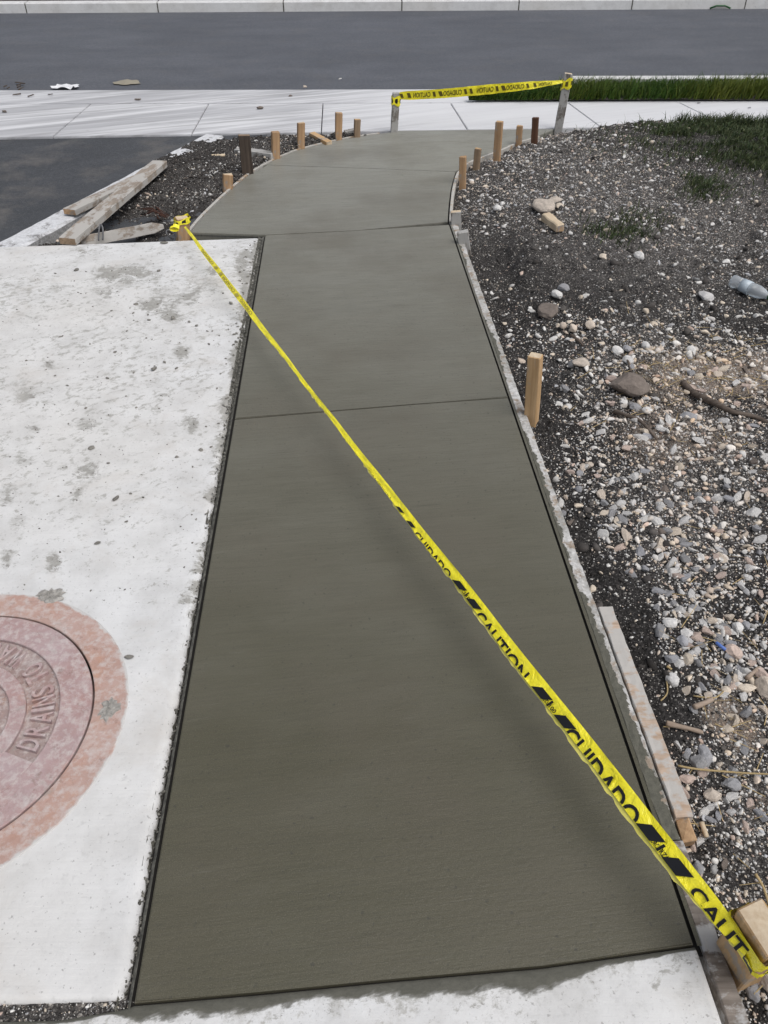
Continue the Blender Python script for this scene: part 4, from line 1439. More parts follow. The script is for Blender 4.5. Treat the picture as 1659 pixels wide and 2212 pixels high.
# knots
wrap(t2, sc_b + sc_ax * (.100), sc_ax, Vector((math.cos(math.radians(35)), math.sin(math.radians(35)), 0)), .038, .022, .030, M['tape'], 0.25, ink=M['ink'])
wrap(t2, nb + nax * ((.150 - nb.z) / nax.z), nax, nside, .043, .030, .05, M['tape'], -0.1)
wrap(t2, nb + nax * ((.128 - nb.z) / nax.z), nax, nside, .045, .031, .022, M['tape'], 0.35, ink=M['ink'])
c0 = VY(374, 489, sc_b.y - .04)
V = []
for i in range(15):
    an = 2 * math.pi * i / 14
    for j in range(3):
        V.append(c0 + Vector((.012 + .026 * math.cos(an), -.02 + .010 * (j - 1), .012 * math.sin(an) + .006 * (j - 1))))
o = mk('bow_loop', V, grid_faces(15, 3), [M['tape'], M['ink']], t2, True)
for k_, f in enumerate(o.data.polygons):
    if 3 < (k_ // 2) < 8 and k_ % 2: f.material_index = 1
e0 = nb + nax * ((.125 - nb.z) / nax.z)
V = []
for i in range(10):
    f = i / 9
    p = e0 + Vector((.03 + .16 * f, -.035 - .02 * f + .008 * math.sin(9 * f), -.015 - .05 * f))
    for j in range(3):
        V.append(p + Vector((0, .012 * (j - 1), .014 * (j - 1) + .005 * math.sin(i * 2 + j))))
o = mk('loose_end', V, grid_faces(10, 3), [M['tape'], M['ink']], t2, True)
for k_, f in enumerate(o.data.polygons):
    if (k_ // 2) % 3 == 1: f.material_index = 1

# ================================================================== BOTTLE
zb = zc(1618, 615)
b0, b1 = G(1581, 606, zb + .028), G(1664, 642, zb + .024)
ax = (b1 - b0).normalized()
bt = empty('plastic_bottle', b0, 'empty clear plastic bottle lying on the dark soil near the grass', 'bottle')
def lathe(name, prof, mat):
    a = ax.cross(Vector((0, 0, 1))).normalized(); b = ax.cross(a)
    V = []
    for (x, r) in prof:
        for j in range(20):
            an = 2 * math.pi * j / 20
            V.append(b0 + ax * x + (a * math.cos(an) + b * math.sin(an)) * r)
    n = len(prof)
    Fc = [(i * 20 + j, i * 20 + (j + 1) % 20, (i + 1) * 20 + (j + 1) % 20, (i + 1) * 20 + j) for i in range(n - 1) for j in range(20)]
    Fc += [tuple(range(20))[::-1], tuple((n - 1) * 20 + j for j in range(20))]
    return mk(name, V, Fc, mat, bt, True)
lathe('body', [(0, .020), (.003, .028), (.010, .031), (.05, .030), (.055, .028), (.06, .031), (.10, .031), (.105, .029), (.11, .031), (.150, .030), (.175, .024), (.195, .014), (.212, .0125)], M['pet'])
lathe('label_band', [(.058, .0318), (.104, .0318)], M['milky'])
lathe('cap', [(.206, .0155), (.222, .0155), (.224, .013)], M['green'])

# ================================================================== STONES
def ico(sub):
    bm = bmesh.new()
    bmesh.ops.create_icosphere(bm, subdivisions=sub, radius=1.0)
    V = np.array([tuple(v.co) for v in bm.verts]); Fc = np.array([[v.index for v in f.verts] for f in bm.faces])
    bm.free()
    return V, Fc
IV1, IF1 = ico(1)
IV2, IF2 = ico(2)
IV3, IF3 = ico(3)
def chip(V, ncut, seed, lo=.45, hi=.85):
    r = np.random.default_rng(seed)
    W = V.copy()
    for _ in range(ncut):
        n_ = r.normal(size=3); n_ /= np.linalg.norm(n_)
        d = r.uniform(lo, hi)
        k = W @ n_ - d
        W -= np.where(k > 0, k, 0)[:, None] * n_
    W *= r.uniform([.85, .5, .38], [1.3, .9, .68])
    return W
SH1 = [chip(IV1 * 1.08, 6, 100 + i, .35, .8) for i in range(18)]
SH2 = [chip(IV2 * 1.05, 10, 200 + i, .35, .8) for i in range(20)]
def rotm(n_, full=True):
    a = rng.uniform(0, 2 * math.pi, n_); b = rng.normal(0, .45, n_); c = rng.normal(0, .45, n_)
    ca, sa, cb, sb, cc, sc_ = np.cos(a), np.sin(a), np.cos(b), np.sin(b), np.cos(c), np.sin(c)
    Rz = np.zeros((n_, 3, 3)); Rz[:, 0, 0] = ca; Rz[:, 0, 1] = -sa; Rz[:, 1, 0] = sa; Rz[:, 1, 1] = ca; Rz[:, 2, 2] = 1
    Rx = np.zeros((n_, 3, 3)); Rx[:, 0, 0] = 1; Rx[:, 1, 1] = cb; Rx[:, 1, 2] = -sb; Rx[:, 2, 1] = sb; Rx[:, 2, 2] = cb
    Ry = np.zeros((n_, 3, 3)); Ry[:, 1, 1] = 1; Ry[:, 0, 0] = cc; Ry[:, 0, 2] = sc_; Ry[:, 2, 0] = -sc_; Ry[:, 2, 2] = cc
    return Rz @ Rx @ Ry
def scatter(name, P, R, cols, shapes, Fc, mat):
    n_ = len(P)
    k = rng.integers(0, len(shapes), n_)
    S = np.array(shapes)[k]
    V = np.einsum('nij,nvj->nvi', rotm(n_), S * R[:, None, None]) + P[:, None, :]
    nv = S.shape[1]
    FF = (Fc[None] + (np.arange(n_) * nv)[:, None, None]).reshape(-1, 3)
    cc = np.repeat(cols, nv, 0)
    return big_mesh(name, V.reshape(-1, 3), FF, mat, cc)

PAL = np.array([(.70, .68, .645), (.62, .60, .57), (.66, .57, .46), (.62, .52, .43), (.56, .44, .37), (.50, .50, .51), (.32, .315, .31), (.12, .11, .10), (.05, .046, .043)])
def pick(n_, w_):
    w_ = np.array(w_, float); w_ /= w_.sum()
    return PAL[rng.choice(len(PAL), n_, p=w_)] * rng.uniform(.75, 1.08, (n_, 1))

PALE = [(1400, 770, 120, 75, .9), (1500, 850, 150, 90, .9), (1330, 960, 90, 110, .8), (1420, 1120, 150, 110, 1.0), (1560, 1050, 140, 150, .8), (1570, 1340, 110, 110, 1.0), (1480, 1330, 50, 80, .7),
        (1600, 1450, 80, 60, .7), (1610, 1750, 90, 260, .55), (1280, 1000, 40, 100, .4), (1250, 720, 60, 40, .5), (1600, 740, 90, 50, .5), (1520, 1680, 60, 80, .4), (1640, 2100, 60, 120, .5)]
BLACK = [(1300, 600, 160, 60, .5), (1100, 560, 80, 60, .5), (1370, 1400, 45, 110, .9), (1270, 1160, 40, 70, .7), (1420, 1540, 60, 70, .7), (1640, 700, 60, 40, .4), (1330, 1260, 50, 70, .6), (1170, 900, 25, 60, .6)]
MOUND = [(1230, 370, 240, 95, 1.0), (1150, 300, 110, 22, .6), (1350, 330, 100, 40, .5), (1080, 430, 90, 60, .45), (1450, 480, 150, 60, .3)]
def dens(u, v):
    return np.clip(.34 + blobs(u, v, PALE) + blobs(u, v, MOUND) - blobs(u, v, BLACK), .05, 1.15) / 1.15

GRASSY = [(1560, 300, 170, 45, 1.0), (1659, 330, 90, 40, 1.0), (1520, 412, 50, 28, .8), (1345, 505, 60, 28, .7), (1700, 300, 120, 60, 1)]
def area_pts(n_, pw=1.0):
    y = YR0 + .1 + (6.46 - YR0 - .1) * rng.random(n_) ** pw
    xw = np.maximum(.95 * y + 1.7, 1.9) - form_out(y)
    x = form_out(y) + .012 + xw * rng.random(n_)
    return x, y
def place(n_, rmin, rmax, g, keepw, pw=1.0, sink=.25, ymax=9):
    x, y = area_pts(n_, pw)
    z = soil_h(x, y)
    u, v = uv_of(x, y, z)
    d = dens(u, v)
    k = (rng.random(n_) < keepw(d, u, v)) & (y < ymax)
    x, y, z, u, v, d = x[k], y[k], z[k], u[k], v[k], d[k]
    r = rmin * (rmax / rmin) ** (rng.random(len(x)) ** g)
    return np.stack([x, y, z + r * sink], 1), r, u, v, d

notgrass = lambda u, v: 1 - np.clip(blobs(u, v, GRASSY), 0, .93)
# medium stones (candidates; the largest in the picture become individual objects)
P1, R1, u1, v1, d1 = place(72000, .0052, .026, 2.5, lambda d, u, v: d * notgrass(u, v), 1.1, .06)
c1 = pick(len(P1), [40, 30, 18, 11, 6, 7, 4, 2, 1])
R1 = R1 * np.interp(v1, [400, 640, 1500, 1750], [.80, 1.0, 1.0, .66])
pk = np.clip(blobs(u1, v1, [(1520, 830, 170, 90, .9), (1420, 950, 120, 120, .6), (1500, 1150, 150, 150, .45), (1590, 1550, 80, 80, .8)]), 0, .9)[:, None] * rng.random((len(P1), 1))
c1 = c1 * (1 - pk) + c1 * np.array([1.10, .92, .77]) * pk * 1.04
zone_pale = np.clip(blobs(u1, v1, PALE), 0, 1)
c1[v1 < 560] = c1[v1 < 560] * np.array([.92, .92, .93])
dep = P1[:, 1] * CP - (P1[:, 2] - CAM_H) * SP
inframe = (u1 > 840) & (u1 < 1655) & (v1 > 262) & (v1 < 2208)
show = np.where(inframe, R1 / dep, 0)
order = np.argsort(-show)
NIND = 255
ind, rest = order[:NIND], order[NIND:]
lg = R1[rest] > .0095
o = scatter('gravel', P1[rest][lg], R1[rest][lg], c1[rest][lg], SH2, IF2, M['gravel'])
tag(o, kind='stuff')
o = scatter('small_gravel', P1[rest][~lg], R1[rest][~lg], c1[rest][~lg], SH1, IF1, M['gravel'])
tag(o, kind='stuff')
# fines and clods
P2, R2, u2, v2, d2 = place(170000, .0024, .0062, 1.5, lambda d, u, v: np.clip(d * 1.2 + .16, 0.08, 1) * notgrass(u, v), 1.25, .12)
c2 = pick(len(P2), [24, 20, 14, 12, 10, 12, 10, 8, 6])
OV = np.array([(1, 0, 0), (-1, 0, 0), (0, 1, 0), (0, -1, 0), (0, 0, .8), (0, 0, -.8)], float)
OF = np.array([(0, 2, 4), (2, 1, 4), (1, 3, 4), (3, 0, 4), (2, 0, 5), (1, 2, 5), (3, 1, 5), (0, 3, 5)])
OSH = [OV * np.array(rng.uniform(.6, 1.1, 3)) + rng.normal(0, .12, OV.shape) for _ in range(10)]
o = scatter('fine_gravel', P2, R2, c2, OSH, OF, M['gravel'])
tag(o, kind='stuff')
P3, R3, u3, v3, d3 = place(40000, .0025, .0085, 1.8, lambda d, u, v: np.clip(.9 - .5 * d, .15, 1), 1.2, .2)
c3 = np.array([(.050, .046, .044)]) * rng.uniform(.5, 2.0, (len(P3), 1))
gm = np.clip(blobs(u3, v3, GREY), 0, 1)[:, None] * rng.random((len(P3), 1))
c3 = c3 * (1 - gm) + np.array([(.22, .205, .195)]) * gm
P5, R5, u5, v5, d5 = place(5200, .008, .030, 2.6, lambda d, u, v: np.clip(1 - .8 * d, .1, 1) * (v < 1500), 1.0, .05)
c5 = np.array([(.060, .054, .050)]) * rng.uniform(.55, 1.8, (len(P5), 1))
P3, R3, c3 = np.concatenate([P3, P5]), np.concatenate([R3, R5]), np.concatenate([c3, c5])
o = scatter('soil_clods', P3, R3, c3, SH1, IF1, M['gravel'])
tag(o, kind='stuff')
# left soil patch
nl = 7000
yl = rng.uniform(4.25, 6.40, nl)
xl = kerb_in_x(yl) + .02 + (lc_x(np.maximum(yl, left_curve[0].y)) - .03 - kerb_in_x(yl)) * rng.random(nl)
zl = soil_l(xl, yl)
rl_ = .0035 * 4.2 ** (rng.random(nl) ** 3.0)
whi = rng.random(nl) < (.07 + .25 * sstep(4.7, 5.3, yl) * (fbm(xl, yl, 4, 2) > .5))
cl = np.where(whi[:, None], pick(nl, [30, 22, 16, 10, 5, 10, 5, 2, 1]), np.array([(.050, .044, .040)]) * rng.uniform(.5, 2.0, (nl, 1)))
o = scatter('soil_rubble', np.stack([xl, yl, zl + rl_ * .3], 1), rl_, cl, SH1, IF1, M['gravel'])
tag(o, kind='stuff')
# gravel in the lower left joint
nj = 1700
xj = rng.uniform(-2.2, -.47, nj)
yj = np.array([lerp(bot_y(x) + .004, float(np.interp(x, osx, osy)) + 0.0, rng.random()) for x in xj])
rj = .0011 * 4.2 ** (rng.random(nj) ** 2.5)
o = scatter('joint_gravel', np.stack([xj, yj, np.full(nj, -.008) + rj * .4], 1), rj, pick(nj, [20, 16, 8, 5, 4, 16, 20, 14, 8]), SH1, IF1, M['gravel'])
tag(o, kind='stuff')

# individual stones
stone_meshes = {}
def stone_mesh(kind, i):
    if (kind, i) not in stone_meshes:
        me = bpy.data.meshes.new('stone')
        W = chip(IV2 * 1.05, 11, 900 + i, .38, .8)
        me.from_pydata((W + np.random.default_rng(i).normal(0, .02, W.shape)).tolist(), [], IF2.tolist())
        me.materials.append(M[kind])
        stone_meshes[(kind, i)] = me
    return stone_meshes[(kind, i)]
KIND = ['st_white', 'st_white', 'st_cream', 'st_cream', 'st_pink', 'st_grey', 'st_grey', 'st_brown', 'st_brown']
ADJ = {'st_white': 'white', 'st_cream': 'cream', 'st_pink': 'pinkish', 'st_grey': 'grey', 'st_brown': 'brown'}
def zone(u, v):
    if v < 470: return 'on the rubble mound by the far curve'
    if v < 690: return 'on dark soil between lawn and lone pine stake'
    if v < 960: return 'in the pale gravel around the big brown rock'
    if v < 1300: return 'in the gravel below the big brown rock' if u < 1450 else 'in the gravel strewn below the long dark twig'
    if v < 1620: return 'in the gravel beside the pinkish splice board'
    return 'in the fine gravel near the tape-wrapped near stake'
SHOW_MED = float(np.median(show[ind]))
for q in ind:
    dists = np.abs(PAL - c1[q]).sum(1)
    kd_ = KIND[int(np.argmin(dists))]
    me = stone_mesh(kd_, int(rng.integers(0, 10)))
    o = bpy.data.objects.new('stone', me)
    o.location = P1[q].tolist()
    o.scale = [R1[q] * 1.12] * 3
    o.rotation_euler = (rng.normal(0, .35), rng.normal(0, .35), rng.uniform(0, 6.28))
    C.objects.link(o)
    zn = zone(u1[q], v1[q])
    sz = 'larger' if show[q] > SHOW_MED else 'small'
    tag(o, f'{sz} {ADJ[kd_]} limestone chunk {zn}' if kd_ not in ('st_brown', 'st_grey') else f'{sz} {ADJ[kd_]} angular stone {zn}', 'stone', f'{sz} {ADJ[kd_]} stones {zn}')

# rocks one can point to: (u0, u1, v0, v1, material, label, squash)
def rock(u0, u1_, v0, v1_, mat, label, seed, fl=.75, cat='rock', sub=3):
    uc, vb = .5 * (u0 + u1_), .5 * (v0 + v1_)
    z = zc(uc, vb)
    p = G(uc, vb, z + .01)
    dp = p.y * CP - (p.z - CAM_H) * SP
    hw = .5 * (u1_ - u0) * dp / FPX
    hh = .5 * (v1_ - v0) * dp / FPX
    el = math.atan2(CAM_H, p.y)
    W = chip(IV3 if sub == 3 else IV2, 12, seed, .68, .95)
    W = W / np.abs(W).max(0)
    r = np.random.default_rng(seed)
    nn_ = fbm(W[:, 0] + 5 + seed, W[:, 1] + W[:, 2] * 1.7, 2.2, 4) - .5
    W = W * (1 + .22 * nn_[:, None])
    hz = min(hh * fl, hw * .8)
    hy = max(hh * 1.0, math.sqrt(max(1e-6, hh * hh - (hz * math.cos(el)) ** 2)) / math.sin(el))
    hy = min(hy, hw * 1.5)
    W = W * np.array([hw, hy, hz])
    me = bpy.data.meshes.new('rock')
    me.from_pydata(W.tolist(), [], (IF3 if sub == 3 else IF2).tolist())
    me.materials.append(mat)
    o = bpy.data.objects.new('rock', me)
    o.location = (p.x, p.y, z + hz * .45)
    C.objects.link(o)
    return tag(o, label, cat)
RK = [
 (1319, 1403, 808, 863, 'st_brown', 'biggest brown rock, lying in pale gravel right of the lone stake'),
 (1160, 1211, 655, 694, 'st_brown', 'half-buried dark brown rock above the lone pine stake'),
 (1151, 1198, 428, 465, 'st_tan', 'big tan boulder on the rubble mound by the wood chunk'),
 (1199, 1217, 436, 453, 'st_cream', 'pale cream rock touching the right side of the tan boulder'),
 (1184, 1216, 423, 436, 'st_tan', 'flat tan rock just behind the tan boulder'),
 (1064, 1083, 440, 459, 'st_white', 'oval white rock lying alone on dark soil left of the tan boulder'),
 (997, 1012, 393, 402, 'st_tan', 'rounded tan stone at the foot of the bright orange stake'),
 (1014, 1026, 388, 398, 'st_cream', 'cream stone just right of the bright orange stake foot'),
 (1510, 1541, 627, 651, 'st_white', 'pointed white rock on dark soil left of the plastic bottle'),
 (1370, 1393, 541, 563, 'st_white', 'knobbly white rock below the small grass clump'),
 (1191, 1217, 624, 645, 'st_white', 'flat white rock below the grey pointed one on dark soil'),
 (1204, 1231, 611, 629, 'st_grey', 'grey pointed rock resting on a flat white rock'),
 (1229, 1247, 696, 718, 'st_cream', 'cream rock in the dark soil just under the brown half-buried rock'),
 (1264, 1286, 690, 711, 'st_cream', 'upright cream rock with a tan face at the gravel rim'),
 (1295, 1315, 546, 560, 'st_cream', 'cream rock beside the small grass clump, on its left'),
 (1323, 1347, 745, 768, 'st_white', 'white rock at the top of the pale gravel, left of a grey stone'),
 (1347, 1364, 742, 758, 'st_grey', 'round grey brown stone between two white rocks above the brown rock'),
 (1344, 1371, 765, 787, 'st_white', 'large white rock just above the big brown rock'),
 (1385, 1404, 733, 757, 'st_white', 'bluish white rock standing upright in pale gravel'),
 (1236, 1275, 771, 795, 'st_tan', 'rough tan lump of gravel crust right of the lone stake top'),
 (1335, 1356, 855, 877, 'st_white', 'white stone leaning against the front of the biggest brown rock'),
 (1360, 1386, 868, 887, 'st_grey', 'grey stone below the biggest brown rock'),
 (1388, 1410, 876, 894, 'st_white', 'flat pale stone below and right of the biggest brown rock'),
 (1471, 1509, 887, 909, 'st_grey', 'grey rock lying on the long dark twig'),
 (1536, 1560, 790, 806, 'st_pink', 'pinkish striped rock in the tan gravel near the frame edge'),
 (1483, 1505, 745, 768, 'st_white', 'bluish white rock in the upper part of the pale gravel'),
 (1414, 1434, 912, 932, 'st_white', 'white rock below the small twig in the gravel'),
 (1508, 1541, 1603, 1655, 'st_grey', 'long dark grey rock standing behind a mottled grey one'),
 (1490, 1530, 1625, 1669, 'st_grey', 'mottled grey rock in front of the long dark grey one'),
 (1563, 1605, 1677, 1707, 'st_grey', 'speckled bluish grey rock under the yellow straw'),
 (1469, 1507, 1669, 1690, 'st_pink', 'flat pink rock under the left end of the yellow straw'),
 (1521, 1561, 1700, 1729, 'st_tan', 'round tan rock below the speckled grey rock'),
 (1633, 1680, 1462, 1512, 'st_tan', 'large tan rock cut by the right frame edge'),
 (1632, 1662, 1440, 1470, 'st_pink', 'pinkish rock directly behind the large tan one at the frame edge'),
 (1594, 1636, 1473, 1494, 'st_cream', 'peanut-shaped cream stone left of the large tan rock'),
 (1559, 1581, 1478, 1497, 'st_cream', 'cream stone left of the peanut-shaped one'),
 (1583, 1607, 1340, 1367, 'st_white', 'bright white angular rock in the coarse gravel'),
 (1605, 1622, 1334, 1360, 'st_grey', 'grey angular rock touching the bright white one'),
 (1432, 1468, 1330, 1355, 'st_white', 'large white flat rock at the edge of the black soil'),
 (1471, 1499, 1354, 1375, 'st_white', 'white rock right below the large flat one'),
 (1464, 1488, 1368, 1395, 'st_grey', 'pale grey rock left of the blue plastic scrap'),
 (1565, 1604, 1388, 1426, 'st_pink', 'pinkish rock cluster right of the blue plastic scrap'),
 (1439, 1468, 1450, 1482, 'st_white', 'lone white rock on black soil beside the splice board'),
 (1497, 1525, 1856, 1890, 'st_grey', 'smooth round grey stone near the tape stripes'),
 (1637, 1690, 2082, 2145, 'st_tan', 'pale flat rock slab at the near right corner'),
 (1612, 1645, 2110, 2165, 'st_grey', 'grey slab-like rock just left of the pale slab in the corner'),
 (1590, 1612, 2095, 2120, 'st_grey', 'grey rock at the foot of the tape-wrapped near stake'),
]
for i, (a, b, c_, d_, m_, lab) in enumerate(RK):
    rock(a, b, c_, d_, M[m_], lab, 40 + i, sub=3 if (b - a) > 26 else 2)

# small stones lying on the apron and verge edge
APS = [((298, 214), .03, 'st_brown'), ((561, 232), .035, 'st_brown'), ((11, 240), .03, 'st_brown'), ((627, 206), .022, 'st_brown'), ((658, 187), .03, 'st_cream'), ((735, 170), .02, 'st_white'),
       ((1430, 210.5), .035, 'st_cream'), ((1485, 209.5), .035, 'st_cream'), ((1054, 214), .03, 'st_white'), ((1510, 222), .02, 'st_grey'), ((1620, 232), .018, 'st_grey')]
for i, (q, r, m_) in enumerate(APS):
    o = bpy.data.objects.new('stone', stone_mesh(m_, i % 10))
    o.location = G(q[0], q[1], r * .35)
    o.scale = (r, r, r * .7)
    o.rotation_euler = (0, 0, i * 1.3)
    C.objects.link(o)
    tag(o, 'dark clod of dirt on the tyre-marked apron' if m_ == 'st_brown' else ('small pale stone at the foot of the tall grass verge' if m_ != 'st_grey' else 'tiny grey stone on the white pavement by the grass'), 'stone', 'dirt clods on the apron' if m_ == 'st_brown' else ('pale stones along the verge' if m_ != 'st_grey' else 'grey specks on the pavement'))

# mortar crumbs on the pad
CR = [(355, 524, .022), (164, 582, .018), (343, 584, .014), (294, 656, .015), (500, 654, .015), (333, 795, .02), (322, 691, .012), (320, 680, .01), (374, 686, .018), (249, 760, .011), (356, 781, .011), (198, 967, .014), (277, 1420, .014),
      (434, 970, .012), (249, 1076, .014), (210, 1173, .012), (409, 694, .013), (425, 703, .013), (505, 722, .011), (511, 720, .010), (380, 795, .010), (232, 816, .009), (452, 743, .009)]
for _ in range(60):
    v = random.uniform(520, 900)
    u = lerp(562, 495, (v - 513) / 390.0) - abs(random.gauss(0, 14)) - 3
    CR.append((u, v, random.uniform(.005, .011)))
for _ in range(60):
    CR.append((random.uniform(20, 500), random.triangular(530, 1300, 650), random.uniform(.004, .009)))
for i, (u, v, r) in enumerate(CR):
    o = bpy.data.objects.new('mortar_crumb', stone_mesh('crumb', i % 10))
    o.location = G(u, v, r * .3)
    o.scale = (r, r, r * .8)
    o.rotation_euler = (0, 0, i * 2.1)
    C.objects.link(o)
    if i == 0: tag(o, 'largest grey mortar crumb at the back edge of the white pad', 'mortar crumb')
    elif i == 5: tag(o, 'oval mortar crumb in the middle of the white pad', 'mortar crumb')
    elif i == 12: tag(o, 'grey mortar crumb right of the manhole frame', 'mortar crumb')
    elif 23 <= i < 83: tag(o, 'small mortar crumb along the ragged right edge of the white pad', 'mortar crumb', 'mortar crumbs along the pad edge')
    else:
        wh = 'near the back edge of the white pad' if v < 660 else ('on the middle of the white pad, left of the tape' if v < 1000 else 'on the white pad just above the manhole')
        tag(o, f"{'large' if r > .0095 else 'small'} grey mortar crumb {wh}", 'mortar crumb', f"{'large' if r > .0095 else 'small'} mortar crumbs {wh}")
# finest crumbs, and lumps in the crevice
nf = 2600
uf = rng.uniform(0, 560, nf); vf = 515 + 800 * rng.random(nf) ** 1.5
pf = np.array([tuple(G(a, b)) for a, b in zip(uf, vf)])
stf = blobs(uf, vf, PADST)
kf = (pf[:, 0] < np.array([pad_edge_x(y) for y in pf[:, 1]]) - .01) & (rng.random(nf) < .12 + 1.3 * stf) & ((pf[:, 0] - MC.x) ** 2 + (pf[:, 1] - MC.y) ** 2 > .2)
pf = pf[kf]
rf = .0015 * 3.2 ** (rng.random(len(pf)) ** 1.6)
pf[:, 2] = rf * .3
ne = 1100
ye = .50 + 3.74 * rng.random(ne)
xe = np.array([lerp(pad_edge_x(y) - .004, gl_x(y) - .007, random.random()) for y in ye])
re_ = .0015 * 4.2 ** (rng.random(ne) ** 1.6)
pe = np.stack([xe, ye, -.010 + re_ * .3 + .010 * (ye > 1.7)], 1)
cc = np.array([(.16, .152, .132)]) * rng.uniform(.5, 1.3, (len(pf) + ne, 1))
o = scatter('mortar_grit', np.concatenate([pf, pe]), np.concatenate([rf, re_]), cc, SH1, IF1, M['gravel'])
tag(o, kind='stuff')

# ================================================================== TWIGS, STRAW, WIRE
def on_soil(u, v, dz=0.0):
    z = zc(u, v)
    p = G(u, v, z)
    p.z = float(soil_h(np.array([p.x]), np.array([p.y]))[0]) + dz
    return p
def twig(pts, r, r1, mat, label, cat='twig', dz=.012, name='twig'):
    P = [on_soil(u, v, dz) for u, v in pts]
    return tag(tube(name, dense(P, 4), r, mat, None, 7, r1), label, cat)
twig([(1474, 832), (1500, 856), (1535, 876), (1580, 893), (1630, 907), (1690, 925)], .013, .008, M['twig'], 'long dark twig reaching the right frame edge, a rock lying on it')
twig([(1327, 893), (1350, 903), (1380, 922), (1419, 952)], .009, .005, M['twig'], 'short grey brown twig below the biggest brown rock')
twig([(1234, 726), (1246, 742), (1258, 753)], .008, .005, M['twig'], 'stubby twig right of the lone pine stake top')
twig([(1343, 771), (1355, 785), (1362, 805)], .006, .004, M['twig'], 'small dark stick poking up behind the biggest brown rock')
twig([(1494, 1539), (1515, 1528), (1536, 1517)], .0075, .0065, M['twig_tan'], 'grey tan stick half buried in beige dust')
twig([(1435, 1573), (1460, 1577), (1490, 1585), (1514, 1590)], .0075, .005, M['twig_tan'], 'brown stick beside the splice board on black soil')
twig([(1610, 1472), (1636, 1447)], .006, .005, M['twig_tan'], 'grey stick leaning by the peanut-shaped cream stone')
twig([(1510, 1787), (1520, 1820)], .006, .005, M['w_end'], 'short pale stick near the splintered stake end', 'twig')
twig([(1459, 1666), (1500, 1671), (1560, 1675), (1620, 1678), (1700, 1683)], .0028, .0022, M['straw'], 'long yellow straw lying over grey rocks', 'straw', .02, 'straw')
twig([(1624, 1899), (1640, 1930), (1658, 1962)], .0035, .0025, M['straw'], 'thick straw stalk behind the tape-wrapped near stake', 'straw', .015, 'straw')
twig([(1437, 1470), (1440, 1500), (1425, 1520)], .0022, .002, M['straw'], 'thin curved straw on black soil by the splice board', 'straw', .006, 'straw')
twig([(1438, 1448), (1448, 1453)], .004, .003, M['straw'], 'short pale straw bit beside the splice board edge', 'straw', .006, 'straw')
twig([(1545, 1395), (1553, 1405), (1563, 1414)], .0055, .0045, M['blue'], 'small blue plastic scrap in the coarse gravel', 'plastic scrap', .014, 'plastic_scrap')
twig([(1497, 1505), (1540, 1512), (1560, 1500)], .002, .0018, M['straw'], 'thin straw between black soil and beige dust', 'straw', .008, 'straw')
# loose straw as stuff
V, Fc = [], []
for _ in range(340):
    u, v = random.choice([(random.gauss(1420, 90), random.gauss(780, 50)), (random.gauss(1560, 70), random.gauss(800, 45)), (random.gauss(1400, 100), random.gauss(820, 60)), (random.uniform(1450, 1659), random.uniform(900, 2150))])
    if u < 1230 or v < 300 or v > 2200: continue
    p = on_soil(u, v, .006)
    if p.x < float(form_out(p.y)) + .05: continue
    a = random.uniform(0, 6.28); l_ = random.uniform(.015, .05)
    d = Vector((math.cos(a) * l_, math.sin(a) * l_, random.uniform(0, .012)))
    s_ = Vector((-math.sin(a), math.cos(a), .4)) * .0012
    b_ = len(V)
    V += [p - d - s_, p - d + s_, p + d + s_ * .6, p + d - s_ * .6]
    Fc.append((b_, b_ + 1, b_ + 2, b_ + 3))
tag(mk('straw_litter', V, Fc, M['straw']), kind='stuff')
# rusty wire clump and loops in the corner by the pad
c0 = G(350, 468, -.03)
wr = empty('wire_bundle', c0, 'spiky bundle of rusty tie wire on the soil behind the taped stake', 'wire')
for i in range(16):
    a = random.uniform(1.9, 3.6)
    l_ = random.uniform(.06, .15)
    tube('wire', [c0 + Vector((random.uniform(-.02, .05), random.uniform(-.04, .02), 0)), c0 + Vector((math.cos(a) * l_ * .5, math.sin(a) * l_ * .5, .03 + random.random() * .02)), c0 + Vector((math.cos(a) * l_, math.sin(a) * l_ * .9, random.uniform(0, .05)))], .0022, M['rust_wire'], wr, 5)
def wl_(pts, z, r, lab):
    return tag(tube('wire_loop', dense([G(u, v, zz) for u, v, zz in pts], 5), r, M['steel_wire'], None, 6), lab, 'wire')
wl_([(383, 516, -.03), (374, 503, 0), (362, 497, .01), (360, 505, .0), (372, 516, -.03)], 0, .004, 'bent grey wire loop left of the yellow-tied stake')
wl_([(213, 520, -.02), (214, 496, .03), (217, 485, .045), (222, 494, .03), (222, 519, -.02)], 0, .005, 'grey metal hook standing in front of the rounded plank')

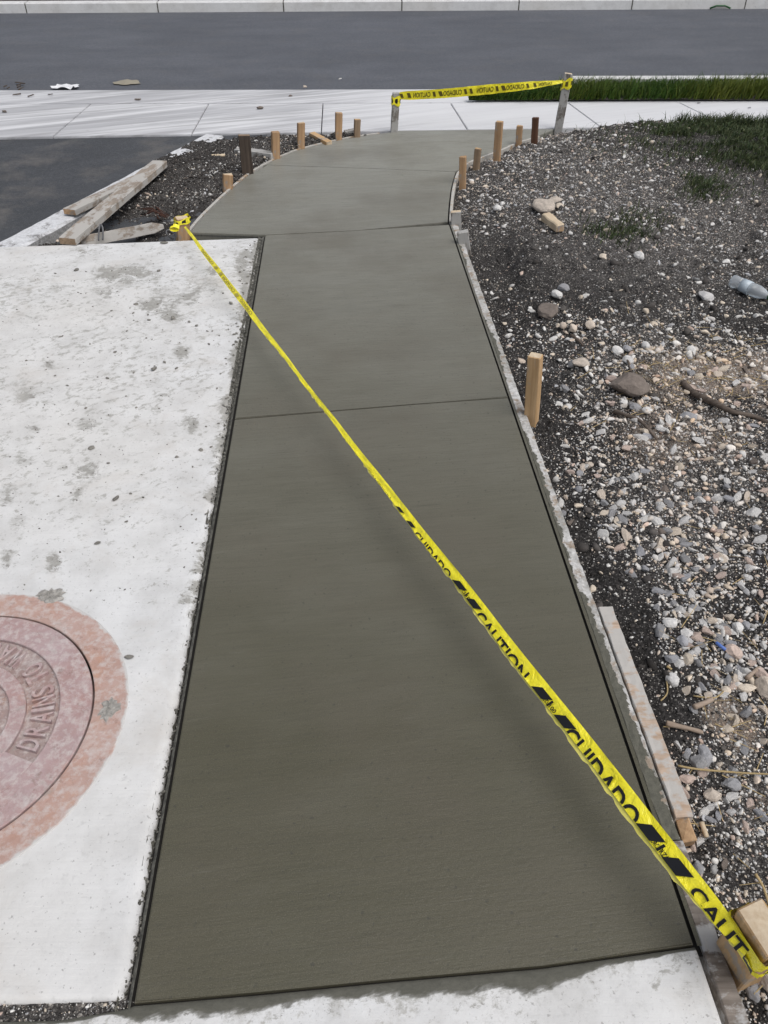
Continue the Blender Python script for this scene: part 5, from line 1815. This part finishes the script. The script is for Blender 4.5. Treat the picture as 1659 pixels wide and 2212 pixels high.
# ================================================================== GRASS
def blades(name, P, h, wv, cols, lean=.45):
    n_ = len(P)
    a = rng.uniform(0, 2 * math.pi, n_)
    l_ = rng.normal(0, lean, (n_, 2)) + np.array([.28, .0])
    H_ = h[:, None]
    side = np.stack([np.cos(a), np.sin(a), np.zeros(n_)], 1) * (wv[:, None])
    mid = P + np.concatenate([l_ * H_ * .35, H_ * .6], 1)
    tip = P + np.concatenate([l_ * H_, H_ * (1 - .25 * np.linalg.norm(l_, axis=1)[:, None])], 1)
    V = np.stack([P - side, P + side, mid + side * .7, mid - side * .7, tip], 1)
    b_ = (np.arange(n_) * 5)[:, None]
    Fc = np.concatenate([b_ + np.array([[0, 1, 2]]), b_ + np.array([[0, 2, 3]]), b_ + np.array([[3, 2, 4]])], 0)
    cc = np.repeat(cols, 5, 0)
    return tag(big_mesh(name, V.reshape(-1, 3), Fc, M['grass'], cc), kind='stuff')
# tall verge
nv = 34000
sv = (G(1010, 213) - AP0).dot(apd) + 9.0 * rng.random(nv) ** 1.25
sv0 = (G(1010, 213) - AP0).dot(apd)
tip = np.clip(.06 + (sv - sv0) / 1.5, 0, 1)
ov = -.50 + .37 * tip * rng.random(nv)
Pv = np.array(AP0)[None] + np.outer(sv, np.array(apd)) + np.outer(ov, np.array(apn))
Pv[:, 2] = .015
patch = fbm(Pv[:, 0], Pv[:, 1] * 1.5, 1.7, 4)
hv = rng.uniform(.05, .145, nv) * (.8 + .5 * rng.random(nv)) * (.75 + .6 * patch) * np.clip(.35 + tip, 0, 1)
ca = np.array([.034, .084, .009]); cb = np.array([.115, .138, .018])
kk = np.clip((patch - .3) * 1.8 + rng.normal(0, .25, nv), 0, 1)[:, None]
blades('verge_grass', Pv, hv, np.full(nv, .004), (ca * (1 - kk) + cb * kk) * rng.uniform(.6, 1.25, (nv, 1)))
# thin dark lawn, right
nv = 150000
x = rng.uniform(1.1, 5.4, nv); y = rng.uniform(3.6, 6.46, nv)
z = soil_h(x, y)
u, v = uv_of(x, y, z)
gd = blobs(u, v, [(1600, 292, 160, 34, 1.1), (1659, 330, 110, 34, .9), (1520, 412, 42, 22, .55), (1500, 385, 30, 14, .4), (1345, 505, 48, 20, .40), (1290, 500, 30, 14, .2), (1760, 300, 160, 60, 1.1), (1390, 470, 50, 18, .14)])
gd = gd * sstep(.26, .50, fbm(x, y, 3.5, 3)) * 1.6
gd *= 1 - .8 * np.exp(-((u - 1500) / 60) ** 2 - ((v - 322) / 12) ** 2)
k = rng.random(nv) < gd
P4 = np.stack([x, y, z - .003], 1)[k]
n4 = len(P4)
kk = rng.random((n4, 1))
blades('lawn_grass', P4, rng.uniform(.02, .06, n4) * np.where(P4[:, 1] > 6.25, 1.7, 1), np.full(n4, .0028), (np.array([.030, .056, .020]) * (1 - kk) + np.array([.080, .092, .036]) * kk) * rng.uniform(.6, 1.3, (n4, 1)), .6)
